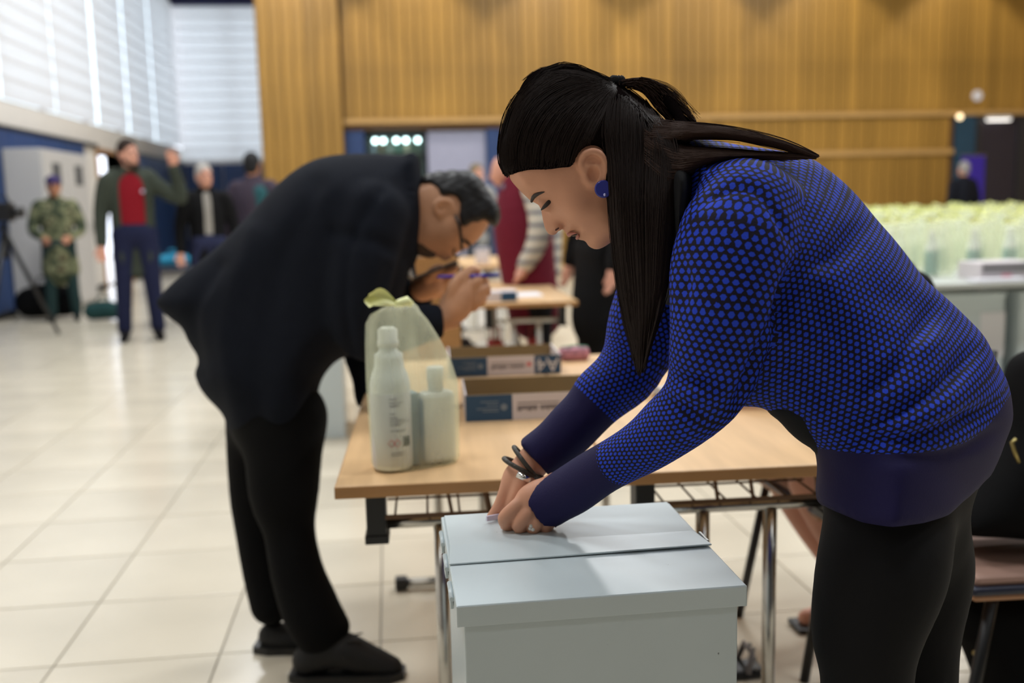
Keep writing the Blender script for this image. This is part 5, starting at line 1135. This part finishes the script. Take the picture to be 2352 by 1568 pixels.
# ------------------------------------------------------------------ people further back
def standing(label, xy, rz, H, col, armL=None, armR=None, hood=False, long_top=.0, cap=None, res=.014, headturn=0., lean=0., stance=.1, iw=.085):
    """figure facing local -Y; arms are (elbow, wrist) in units of H relative to the feet"""
    s = H/1.75; fr = WorldFrame((xy[0], xy[1], 0), rz); t = empty('person', (xy[0], xy[1], 0)); tag(t, label, 'person')
    S = lambda x, y, z: np.array([x*s, (y-lean*max(0, z-.9))*s, z*s])
    skin = mat('skin_'+col['skin'], {'fair': rgb(206, 150, 128), 'tan': rgb(178, 124, 98)}[col['skin']], .55)
    m = {k: fabric('cloth_%d_%d_%d' % v, rgb(*v), spec=.15, bump=0) if not isinstance(v, bpy.types.Material) else v for k, v in col.items() if k in ('top', 'bottom', 'shoe', 'inner')}
    aL = armL or ((.27, .02, 1.13), (.29, -.04, .86)); aR = armR or ((-.27, .02, 1.13), (-.29, -.04, .86))
    W_ = lambda k: max(.003, k)*s
    # legs
    organic('trousers', [chain([S(d*.09, 0, .92), S(d*(.09+stance*.3), -.01, .50), S(d*(.09+stance*.5), .02, .10)], [.105*s, .075*s, .062*s], .04, 4) for d in (1, -1)]+[ellip(S(0, 0, .95), (.17*s, .12*s, .13*s), .05)], res, fr, m['bottom'], t, 2)
    for d in (1, -1): organic('shoe', [chain([S(d*(.09+stance*.5), .06, .045), S(d*(.09+stance*.5), -.02, .055), S(d*(.10+stance*.55), -.17, .035)], [.042*s, .045*s, .034*s], .02, 3)], res*.8, fr, m.get('shoe', M_MTR), t, 1)
    # jacket
    zt = .86-long_top
    arms = []
    for sg, (e, w) in ((1, aL), (-1, aR)): arms.append(chain([S(sg*.17, 0, 1.41), S(sg*.205, .0, 1.36), S(*e), S(*(np.array(w)*.86+np.array(e)*.14)), S(*w)], [.07*s, .075*s, .062*s, .052*s, .048*s], .03, 4))
    top = [chain([S(0, .01, zt), S(0, .01, 1.05), S(0, .01, 1.28), S(0, .015, 1.42)], [(.185+long_top*.15)*s, .178*s, .185*s, .12*s], .05, 4, axis=(0, 1, 0), flat=.68)]+arms
    if hood: top.append(chain([S(-.14, .03, 1.46), S(-.07, .10, 1.46), S(.07, .10, 1.46), S(.14, .03, 1.46)], [.05*s]*4, .02, 4))
    if 'inner' in m:
        top.append((lambda P: np.maximum(np.abs(P[..., 0])-iw*s, np.maximum(P[..., 1]+.06*s, -(P[..., 2]-.3))), S(-.16, -.4, zt-.3), S(.16, -.02, 1.6), .01, True))
    jk = organic('jacket', top, res, fr, m['top'], t, 2); jk['label'] = col.get('toplabel', 'jacket or coat')
    if 'inner' in m: organic('shirt', [chain([S(0, .0, 1.03), S(0, -.005, 1.12), S(0, -.005, 1.3), S(0, .01, 1.46)], [.150*s, .148*s, .15*s, .085*s], .03, 4, axis=(0, 1, 0), flat=.66)], res, fr, m['inner'], t, 2)
    # body: head, neck, hands on one skin with the hidden trunk
    ht = headturn; hd = lambda x, y, z: S(0, -.01, 1.62)+np.array([(x*math.cos(ht)-y*math.sin(ht))*s, (x*math.sin(ht)+y*math.cos(ht))*s, z*s])
    R = np.array([[math.cos(ht), math.sin(ht), 0], [-math.sin(ht), math.cos(ht), 0], [0, 0, 1.]])
    hp = [ellip(hd(0, .01, .02), (.074*s, .092*s, .105*s), .02, R), ellip(hd(0, -.03, -.05), (.058*s, .062*s, .072*s), .03, R), chain([S(0, .02, 1.40), S(0, .01, 1.56)], [.055*s, .053*s], .03, 3), chain([hd(0, -.085, .02), hd(0, -.108, -.022)], [.009*s, .015*s], .012, 3), ellip(hd(.075, .01, -.01), (.012*s, .022*s, .032*s), .008, R), ellip(hd(-.075, .01, -.01), (.012*s, .022*s, .032*s), .008, R), chain([hd(-.02, -.082, -.058), hd(.02, -.082, -.058)], [.009*s, .009*s], .006, 3), ellip(hd(.03, -.092, .025), (.016*s, .012*s, .010*s), .006, sub=True), ellip(hd(-.03, -.092, .025), (.016*s, .012*s, .010*s), .006, sub=True)]
    for (e, w) in (aL, aR):
        d = (np.array(w)-np.array(e)); d = d/np.linalg.norm(d); w0 = np.array(w); sd = np.cross(d, (0, 1., 0)); sd = sd/(np.linalg.norm(sd)+1e-9)
        hp.append(chain([S(*(w0-d*.03)), S(*(w0+d*.04)), S(*(w0+d*.09))], [.030*s, .036*s, .034*s], .015, 3))
        for k in range(4): hp.append(chain([S(*(w0+d*.08+sd*(k-1.5)*.02)), S(*(w0+d*(.165-.01*abs(k-1.3))+sd*(k-1.5)*.024+np.array([0, -.02, 0])))], [.0115*s, .009*s], .006, 2))
        hp.append(chain([S(*(w0+d*.03-sd*.03)), S(*(w0+d*.10-sd*.06+np.array([0, -.015, 0])))], [.013*s, .010*s], .008, 2))
    bd = organic('body', hp, res*.62, fr, skin, t, 2, extra=[([chain([S(0, .01, .9), S(0, .01, 1.35)], [.11*s, .12*s], .03, 3, axis=(0, 1, 0), flat=.7)], .03, 2)])
    hm = mat('hair_%d_%d_%d' % col['hair'], rgb(*col['hair']), .7, var=.3, scale=60, spec=.2)
    hr = [ellip(hd(0, .022, .045), (.083*s, .098*s, .098*s), .01, R), ellip(hd(0, .055, -.01), (.075*s, .062*s, .08*s), .02, R), ellip(hd(0, -.10, -.03), (.09*s, .085*s, .10*s), .02, R, sub=True)]
    if col.get('beard'): hr += [chain([hd(-.062, -.02, -.05), hd(-.04, -.07, -.095), hd(0, -.085, -.11), hd(.04, -.07, -.095), hd(.062, -.02, -.05)], [.012*s, .02*s, .024*s, .02*s, .012*s], .01, 3)]
    organic('hair', hr, res*.7, fr, hm, t, 2)
    for d in (1, -1): rounded('eye', tuple(fr.W(hd(d*.03, -.083, .024))[0]), .011*s, mat('eye_dark', rgb(36, 28, 26), .3), bd, 8)
    if cap:
        organic('cap', [ellip(hd(0, .01, .075), (.09*s, .105*s, .07*s), .01, R), chain([hd(-.05, -.10, .05), hd(0, -.14, .045), hd(.05, -.10, .05)], [.012*s, .014*s, .012*s], .02, 3)], res*.8, fr, fabric('cap_cloth', rgb(*cap), bump=0), t, 2)
    return t, fr, S
def gx(px, py, y): p = ony(px, py, y); return (p[0], y)
M_PARKA = fabric('olive_parka', rgb(56, 62, 54), bump=0, var=.12, scale=6)
red, frr, SR = standing('tall bearded person in an open olive parka over a red shirt, one hand raised', (-2.42, 10.0), math.radians(14), 1.92, dict(skin='fair', hair=(44, 32, 26), top=M_PARKA, inner=(128, 22, 34), bottom=(30, 34, 60), shoe=(20, 18, 20), beard=True), armL=((.40, -.05, 1.24), (.36, -.12, 1.50)), armR=((-.26, .02, 1.13), (-.27, -.06, .86)), hood=True, long_top=.11, headturn=.55, iw=.10)
p = SR(.09, -.13, 1.30); rounded('badge', tuple(frr.W(p)[0]), .018, mat('badge_grey', rgb(180, 170, 190), .5), red, 10)
white, frw, SWH = standing('white haired person in a black coat with pale shirt beside the red shirt', gx(475, 500, 10.5), math.radians(20), 1.70, dict(skin='fair', hair=(168, 164, 160), top=(16, 16, 18), inner=(150, 146, 140), bottom=(40, 44, 70), shoe=(18, 18, 18)), headturn=.25, iw=.035, long_top=.1)
plum, frp, SP = standing('person seen from behind in a plum jacket with teal back panel by the timber pier', gx(585, 480, 11.0), math.radians(165), 1.83, dict(skin='tan', hair=(36, 36, 38), top=(66, 58, 70), bottom=(44, 46, 70), shoe=(20, 20, 22)))
organic('back_panel', [chain([SP(-.10, .085, 1.0), SP(-.10, .09, 1.34)], [.085, .085], .02, 3, axis=(0, 1, 0), flat=.5)], .014, frp, fabric('teal_panel_cloth', rgb(44, 86, 92), bump=0), plum, 2)
def camo():
    m = mat('camouflage', rgb(98, 102, 76), .85, spec=.1); nt = m.node_tree; N = nt.nodes.new; L = nt.links.new; tc = N('ShaderNodeTexCoord'); n = N('ShaderNodeTexNoise'); n.inputs['Scale'].default_value = 9; n.inputs['Detail'].default_value = 3; L(tc.outputs['Object'], n.inputs['Vector'])
    r = N('ShaderNodeValToRGB'); r.color_ramp.interpolation = 'CONSTANT'; e = r.color_ramp.elements; e[0].color = rgb(58, 66, 52); e[1].position = .46; e[1].color = rgb(104, 108, 82); k = e.new(.56); k.color = rgb(140, 140, 108); k = e.new(.63); k.color = rgb(70, 60, 48)
    L(n.outputs['Fac'], r.inputs[0]); L(r.outputs[0], nt.nodes['Principled BSDF'].inputs['Base Color']); return m
standing('person in camouflage jacket and purple cap in front of the white cabinet', (-3.78, 12.1), math.radians(12), 1.66, dict(skin='tan', hair=(40, 34, 36), top=camo(), bottom=(38, 58, 58), shoe=(24, 34, 34)), armL=((.27, -.02, 1.12), (.16, -.22, 1.02)), armR=((-.27, -.02, 1.12), (-.14, -.22, 1.02)), cap=(62, 52, 96), long_top=.22)
# person in burgundy leaning on the second row table
M_PLAID = mat('beige_plaid', rgb(190, 186, 176), .85, spec=.1); _nt = M_PLAID.node_tree; _w = _nt.nodes.new('ShaderNodeTexWave'); _w.wave_type = 'BANDS'; _w.bands_direction = 'Z'; _w.inputs['Scale'].default_value = 4; _w.inputs['Distortion'].default_value = 1.
_tc = _nt.nodes.new('ShaderNodeTexCoord'); _nt.links.new(_tc.outputs['Object'], _w.inputs['Vector']); _r = _nt.nodes.new('ShaderNodeValToRGB'); _e = _r.color_ramp.elements; _e[0].position = .10; _e[0].color = rgb(104, 108, 118); _e[1].position = .3; _e[1].color = rgb(196, 190, 178); _nt.links.new(_w.outputs['Fac'], _r.inputs[0]); _nt.links.new(_r.outputs[0], _nt.nodes['Principled BSDF'].inputs['Base Color'])
FB = Frame(1200, 560, 6.55); LB = FB.L
bur = empty('person', tuple(np.array(list(gx(1235, 600, 6.4))+[0]))); tag(bur, 'person in a burgundy vest with plaid sleeves leaning on the second row table', 'person')
M_BURG = fabric('burgundy_knit', rgb(100, 22, 40), bump=0)
organic('vest', [chain(C3([(1195, 440, 0), (1200, 520, 0), (1215, 640, 0), (1230, 720, 0)], FB), [.14, .19, .18, .18], .04, 4, axis=(0, 0, 1), flat=1.1)], .016, FB, M_BURG, bur, 2)
for a, r in (([(1225, 430, .16), (1240, 500, .22), (1232, 560, .22), (1206, 608, .20)], [.085, .075, .068, .055]), ([(1225, 430, -.12), (1262, 500, -.18), (1268, 570, -.12), (1268, 625, -.05)], [.085, .075, .066, .055])): organic('sleeve', [chain(C3(a, FB), r, .02, 4)], .014, FB, M_PLAID, bur, 2)
organic('trousers', [chain([LB(1235, 690, d*.1), FB.of(FB.W(LB(1240, 800, d*.1))[0]*np.array([1, 1, 0])+np.array([0, 0, .45])), FB.of(FB.W(LB(1240, 800, d*.1))[0]*np.array([1, 1, 0])+np.array([0, 0, .06]))], [.12, .085, .065], .04, 4) for d in (1, -1)], .016, FB, fabric('cloth_dark', rgb(26, 26, 30), bump=0), bur, 2)
hp = [ellip(LB(1163, 388, 0), (.10, .10, .075), .02), ellip(LB(1150, 405, 0), (.06, .07, .058), .03), chain(C3([(1172, 405, 0), (1195, 435, 0)], FB), [.055, .06], .02, 3), chain(C3([(1136, 395, 0), (1128, 408, 0)], FB), [.012, .016], .01, 3)]
for (a, b, bb) in ((1206, 612, .20), (1268, 628, -.05)):
    hp.append(chain([LB(a, b, bb), LB(a-10, b+18, bb+.01)], [.032, .036], .012, 3))
    for k in range(4): hp.append(chain([LB(a-12, b+16, bb+(k-1.5)*.022), LB(a-26+k*3, b+36, bb+(k-1.5)*.028+.01)], [.013, .010], .006, 2))
    hp.append(chain([LB(a-4, b+10, bb+.03), LB(a-20, b+28, bb+.06)], [.014, .011], .008, 2))
hp += [chain(C3([(1195, 435, 0), (1205, 500, 0), (1215, 600, 0)], FB), [.06, .10, .10], .02, 3), chain(C3([(1200, 440, .05), (1240, 500, .22), (1232, 560, .22), (1206, 612, .20)], FB), [.05, .045, .04, .034], .02, 3), chain(C3([(1200, 440, -.05), (1262, 500, -.18), (1268, 570, -.12), (1268, 628, -.05)], FB), [.05, .045, .04, .034], .02, 3)]
organic('body', hp, .009, FB, mat('skin_fair', rgb(206, 150, 128), .55), bur, 2)
organic('hair', [ellip(LB(1176, 378, 0), (.11, .115, .088), .02), ellip(LB(1150, 400, 0), (.075, .08, .09), .02, sub=True)], .01, FB, mat('hair_44_32_26', rgb(44, 32, 26), .7), bur, 2)
organic('collar', [chain(C3([(1160, 430, .07), (1180, 446, .10), (1205, 440, .08)], FB), [.03, .035, .03], .02, 3)], .01, FB, mat('collar_denim', rgb(96, 104, 124), .8), bur, 1)
standing('person in a long black coat standing at the end of the second row table', gx(1372, 620, 5.95), math.radians(-75), 1.76, dict(skin='fair', hair=(40, 32, 28), top=(15, 15, 17), bottom=(16, 16, 18), shoe=(15, 15, 15)), long_top=.32)
standing('person with olive brown hair far behind, left of the burgundy vest', gx(1098, 500, 12.4), math.radians(30), 1.72, dict(skin='fair', hair=(120, 106, 84), top=(150, 150, 150), bottom=(70, 74, 84), shoe=(40, 40, 42)))
standing('grey haired person in dark clothes before the glazed doors at the right', gx(2212, 430, 15.6), math.radians(190), 1.72, dict(skin='fair', hair=(150, 146, 144), top=(24, 26, 34), bottom=(26, 26, 30), shoe=(20, 20, 20)))

# person seated behind the front tables: black dress, bare legs, bent over the table
PX, PY, PR = 1.44, 2.52, math.radians(-90)
fr = WorldFrame((PX, PY, 0), PR); t = empty('person', (PX, PY, 0)); tag(t, 'seated person in black with bare legs behind the front tables, mostly hidden', 'person')
M_DRESS = fabric('black_dress', rgb(17, 17, 20), bump=0)
V3 = lambda *a: np.array(a, float)
organic('dress', [chain([V3(0, .05, .60), V3(0, -.02, .80), V3(0, -.16, .98)], [.18, .16, .15], .05, 4, axis=(0, 1, 0), flat=.7)]+[chain([V3(d*.1, .04, .57), V3(d*.11, -.26, .565)], [.09, .08], .05, 3) for d in (1, -1)]+[chain([V3(d*.16, -.14, 1.0), V3(d*.22, -.22, .86), V3(d*.14, -.42, .79)], [.06, .05, .042], .02, 4) for d in (1, -1)], .014, fr, M_DRESS, t, 2)
legs = [chain([V3(d*.11, -.0, .57), V3(d*.11, -.30, .555), V3(d*.11, -.37, .51), V3(d*.11, -.26, .30), V3(d*.11, -.12, .10)], [.06, .068, .060, .050, .036], .02, 4) for d in (1, -1)]
legs += [chain([V3(0, .03, .6), V3(0, -.05, .82), V3(0, -.2, 1.0)], [.12, .11, .08], .03, 3), ellip(V3(0, -.30, 1.04), (.075, .10, .095), .02), chain([V3(0, -.18, .98), V3(0, -.25, 1.04)], [.055, .052], .02, 3)]
for d in (1, -1):
    legs.append(chain([V3(d*.11, -.10, .06), V3(d*.11, -.19, .042), V3(d*.11, -.28, .032)], [.034, .034, .026], .02, 3)); legs.append(chain([V3(d*.12, -.15, .98), V3(d*.22, -.22, .86), V3(d*.14, -.42, .785), V3(d*.11, -.52, .765)], [.04, .035, .030, .034], .01, 3))
    for k in range(4): legs.append(chain([V3(d*.11+(k-1.5)*.02, -.52, .765), V3(d*.09+(k-1.5)*.022, -.61, .745)], [.011, .009], .006, 2))
    legs.append(chain([V3(d*.09, -.48, .77), V3(d*.05, -.54, .755)], [.012, .010], .006, 2))
organic('body', legs, .009, fr, mat('skin_fair', rgb(206, 150, 128), .55), t, 2)
organic('hair', [ellip(V3(0, -.28, 1.07), (.085, .11, .095), .02), chain([V3(0, -.2, 1.08), V3(0, -.12, .98)], [.07, .06], .02, 3), ellip(V3(0, -.39, .99), (.08, .08, .09), .02, sub=True)], .01, fr, mat('hair_44_32_26', rgb(44, 32, 26), .7), t, 2)
for d in (1, -1):
    o = MB().box((d*.11-.045, -.32, .003), (d*.11+.045, -.06, .018), bevel=.006).xf(Matrix.Translation((PX, PY, 0)) @ Matrix.Rotation(PR, 4, 'Z')).build('sandal', mat('black_sandal', rgb(16, 16, 18), .4), t)
# studded shoe that shows beside the ballot box
w0 = onz(1722, 1545, .0); t2 = empty('sandal', (w0[0], w0[1], 0)); tag(t2, 'black sandal with silver studs on the floor beside the ballot box', 'shoe')
MB().box((w0[0]-.12, w0[1]-.04, .0), (w0[0]+.03, w0[1]+.04, .025), bevel=.01).build('sole', mat('black_sandal', rgb(16, 16, 18), .4), t2)
st = MB().tube([(w0[0]-.02, w0[1]-.042, .02), (w0[0]-.005, w0[1]-.03, .07), (w0[0]-.005, w0[1]+.03, .07), (w0[0]-.02, w0[1]+.042, .02)], .008, 8).tube([(w0[0]-.07, w0[1]-.042, .02), (w0[0]-.05, w0[1]-.02, .09), (w0[0]-.05, w0[1]+.02, .09), (w0[0]-.07, w0[1]+.042, .02)], .008, 8).build('strap', mat('grey_strap', rgb(120, 116, 118), .4), t2)
for k in range(6): rounded('stud', (w0[0]+.004-.008*(k % 2), w0[1]-.036+.005*k, .03+.011*k), .0055, M_STEEL, st, 8)
# black coat over the chair at the right frame edge, black bag beneath
FC = Frame(2340, 1000, 2.16)
ct = empty('coat', (1.5, 2.0, 0)); tag(ct, 'black coat with brass zip hung over the chair at the right frame edge', 'coat')
organic('coat_body', [relief(smooth_poly(P2([(2335, 830), (2400, 800), (2520, 830), (2560, 1000), (2540, 1200), (2420, 1240), (2300, 1232), (2200, 1225), (2180, 1190), (2250, 1080), (2310, 980)], FC), 3), .11, .06, .02)], .012, FC, M_MTR, ct, 2)
MB().tube(FC.W(C3([(2340, 1062, .115), (2330, 1035, .115), (2324, 1016, .115), (2334, 1008, .115)], FC)), .004, 6).build('zip', mat('brass', rgb(176, 160, 104), .35, 1.), ct)
hb_ = empty('handbag', (1.45, 2.1, 0)); tag(hb_, 'large black bag on the floor under the chair at the right', 'bag')
FH = Frame(2280, 1420, 2.2)
organic('bag_body', [relief(smooth_poly(P2([(2160, 1345), (2360, 1345), (2460, 1400), (2490, 1560), (2480, 1690), (2400, 1745), (2300, 1720), (2262, 1600), (2220, 1490), (2180, 1440)], FH), 3), .11, .05, .02)], .012, FH, M_MTR, hb_, 2)
MB().tube(FH.W(C3([(2236, 1498, .09), (2246, 1502, .10), (2258, 1500, .10)], FH)), .006, 6).build('bag_clasp', mat('brass', rgb(176, 160, 104), .35, 1.), hb_)

# ------------------------------------------------------------------ things along the left wall and far wall
t = empty('white_cabinet', (-4.34, 13.6, 0)); tag(t, 'tall white metal cabinet against the blue wall pads', 'cabinet')
M_WCAB = mat('white_enamel', rgb(196, 194, 192), .4)
MB().box((-4.54, 12.75, .02), (-4.1, 14.6, 2.02), bevel=.01).build('cabinet_body', M_WCAB, t)
for y0, y1 in ((12.78, 13.66), (13.69, 14.57)):
    d = MB().box((-4.1, y0, .06), (-4.085, y1, 1.99), bevel=.004).build('cabinet_door', M_WCAB, t)
    MB().box((-4.086, y0+.3, 1.6), (-4.08, y0+.62, 1.86), bevel=.002).build('vent', mat('vent_grey', rgb(84, 86, 88), .6), d)
    MB().tube([(-4.085, y1-.06, .95), (-4.06, y1-.06, .97), (-4.06, y1-.06, 1.1), (-4.085, y1-.06, 1.12)], .008, 6).build('door_handle', M_STEEL, d)
MB().box((-4.5, 12.8, 0), (-4.14, 14.55, .02)).build('plinth', M_CAP, t)
# video camera on tripod at the left frame edge
tx, ty = gx(12, 560, 10.6); t = empty('video_camera', (tx, ty, 0)); tag(t, 'black video camera on a tripod at the left frame edge', 'camera')
for a in (.35, 2.45, 4.5): MB().tube([(tx, ty, 1.08), (tx+.42*math.cos(a), ty+.42*math.sin(a), 0)], [.03, .018], 8).build('tripod_leg', M_CAP, t)
MB().tube([(tx, ty, .8), (tx, ty, 1.16)], .03, 10).build('centre_column', M_CAP, t)
MB().tube([(tx, ty, 1.14), (tx-.1, ty-.25, 1.0)], .011, 6).build('pan_handle', M_CAP, t)
c = MB().box((tx-.16, ty-.08, 1.17), (tx+.10, ty+.08, 1.36), bevel=.015).build('camera_body', M_CAP, t); MB().tube([(tx+.08, ty, 1.26), (tx+.20, ty, 1.26)], .055, 14).build('lens', M_CAP, c); MB().tube([(tx-.1, ty, 1.36), (tx-.08, ty, 1.42), (tx+.05, ty, 1.42), (tx+.07, ty, 1.36)], .012, 6).build('top_handle', M_CAP, c)
def soft_bag(name, label, c, r, m, strap=True):
    t = empty(name, (c[0], c[1], 0)); tag(t, label, 'bag'); fr = WorldFrame((c[0], c[1], c[2]))
    organic('bag_body', [chain([V3(-r[0], 0, r[2]), V3(0, .02, r[2]*1.1), V3(r[0], 0, r[2])], [r[2]*.9, r[2], r[2]*.88], .03, 4, axis=(0, 1, 0), flat=max(.6, min(1., r[1]/r[2])))], .016, fr, m, t, 2)
    if strap: MB().tube([(c[0]-r[0]*.6, c[1], c[2]+r[2]*1.8), (c[0]-r[0]*.4, c[1]-.03, c[2]+r[2]*2.5), (c[0]+r[0]*.4, c[1]-.03, c[2]+r[2]*2.5), (c[0]+r[0]*.6, c[1], c[2]+r[2]*1.8)], .012, 6).build('strap', m, t)
a = onz(95, 738, 0); soft_bag('equipment_bag', 'black equipment bag on the floor left of the camouflage jacket', (a[0], a[1]+.3, 0), (.2, .18, .2), M_MTR)
a = onz(205, 738, 0); soft_bag('kit_bag', 'dark teal kit bag on the floor right of the camouflage jacket', (a[0]+.16, a[1]+.05, 0), (.13, .12, .11), fabric('teal_canvas', rgb(34, 66, 66), bump=0))
# side table with turquoise bag between the background people
sx, sy = gx(402, 610, 11.4); t = empty('side_table', (sx, sy, 0)); tag(t, 'small dark side table beneath the turquoise bag', 'table')
MB().box((sx-.3, sy-.2, .58), (sx+.3, sy+.2, .61), bevel=.004).build('table_top', mat('dark_laminate', rgb(38, 40, 58), .5), t)
for dx in (-.26, .26):
    for dy in (-.16, .16): MB().tube([(sx+dx, sy+dy, .58), (sx+dx, sy+dy, 0)], .015, 6).build('leg', M_CAP, t)
soft_bag('turquoise_bag', 'turquoise bag on the small table behind the red shirt', (sx, sy, .61), (.11, .07, .08), fabric('turquoise_cloth', rgb(52, 140, 176), bump=0))
# clock, lamps, banner by the doors at the right; display cabinet in the passage
t = empty('wall_clock', (11.42, 18.46, 3.06)); tag(t, 'small round white clock on the timber wall above the glazed doors', 'clock')
rot = Matrix.Translation((11.42, 18.5, 3.06)) @ Matrix.Rotation(math.pi/2, 4, 'X')
MB().lathe([(.10, 0), (.105, .01), (.105, .035), (.098, .04)], n=28).xf(rot).build('clock_case', mat('clock_white', rgb(214, 210, 214), .4), t); MB().lathe([(.088, .040), (.088, .042)], n=28).xf(rot).build('clock_face', mat('clock_face', rgb(226, 224, 230), .5), t)
MB().box((11.417, 18.452, 3.06), (11.423, 18.457, 3.12)).box((11.42, 18.452, 3.057), (11.46, 18.457, 3.063)).build('clock_hands', M_CAP, t)
t = empty('door_lamp', (11.03, 18.42, 2.66)); tag(t, 'small round warm lamp at the upper corner of the glazed doors', 'lamp')
MB().tube([(11.03, 18.5, 2.66), (11.03, 18.44, 2.66)], .03, 10).build('lamp_base', M_STEEL, t); rounded('lamp_globe', (11.03, 18.40, 2.66), .055, mat('warm_globe', rgb(255, 220, 170), .4, emit=(1, .8, .5, 1), estr=2.2), t, 14)
t = empty('strip_lamp', (11.9, 18.4, 2.55)); tag(t, 'bright strip lamp above the glazed doors at the right', 'lamp')
MB().box((11.6, 18.38, 2.60), (12.1, 18.47, 2.66), bevel=.008).build('lamp_housing', M_LAMPH, t); MB().box((11.62, 18.39, 2.58), (12.08, 18.46, 2.602)).build('lamp_tube', mat('strip_glow', rgb(255, 250, 240), .4, emit=(1, .95, .9, 1), estr=3.0), t)
t = empty('banner', (11.4, 17.0, 0)); tag(t, 'violet blue roll-up banner behind the grey haired person at the right', 'banner')
bx, by = gx(2234, 400, 16.9); MB().box((bx-.22, by-.01, .05), (bx+.22, by+.005, 1.86), bevel=.002).build('banner_sheet', mat('violet_banner', rgb(52, 32, 150), .5), t); MB().box((bx-.24, by-.1, 0), (bx+.24, by+.1, .05), bevel=.01).build('banner_base', M_STEEL, t); MB().box((bx-.23, by-.012, 1.86), (bx+.23, by+.012, 1.88)).build('banner_rail', M_STEEL, t)
t = empty('display_cabinet', (.2, 19.3, 0)); tag(t, 'glass fronted display cabinet with a row of small lamps in the blue passage', 'cabinet')
MB().box((-.34, 19.0, 0), (.76, 19.5, .9), bevel=.006).build('cabinet_base', mat('cab_base', rgb(70, 84, 92), .5), t); MB().box((-.34, 19.46, .9), (.76, 19.5, 2.54)).build('back_panel', mat('cab_back', rgb(120, 136, 120), .6, var=.3, scale=5), t)
for x in (-.34, .72): MB().box((x, 19.0, .9), (x+.04, 19.46, 2.54)).build('side_panel', mat('cab_base', rgb(70, 84, 92), .5), t)
MB().box((-.34, 19.0, 2.5), (.76, 19.5, 2.54)).build('top_panel', mat('cab_base', rgb(70, 84, 92), .5), t)
for z in (1.35, 1.8, 2.2): MB().box((-.30, 19.05, z), (.72, 19.45, z+.015)).build('shelf', mat('cab_shelf', rgb(170, 176, 170), .4), t)
MB().box((-.30, 19.0, .92), (.72, 19.008, 2.5)).build('glass_front', M_PANE, t)
for k, x in enumerate((-.17, -.02, .22, .40, .62)): rounded('cabinet_lamp', (x, 19.1, 2.43), .045, mat('cool_bulb', rgb(230, 250, 255), .3, emit=(.8, 1, 1, 1), estr=10.0), t, 10)
PC = [(170, 172, 160), (60, 120, 100), (196, 180, 150), (84, 96, 70), (150, 160, 176), (120, 90, 60)]
for z in (1.365, 1.815, 2.215):
    for k in range(6):
        x = -.22+k*.16; hh = .12+.06*((k*7+int(z*10)) % 3)/2; c_ = PC[(k+int(z*10)) % 6]
        o = MB().lathe([(.035, 0), (.045, .02), (.045, hh*.6), (.02, hh*.8), (.022, hh)], (x, 19.25, z), 12).build('display_item', mat('item_%d' % ((k+int(z*10)) % 6), rgb(*c_), .4))
        tag(o, 'small vessel on a shelf of the glass display cabinet', 'vessel', 'vessels in the display cabinet')
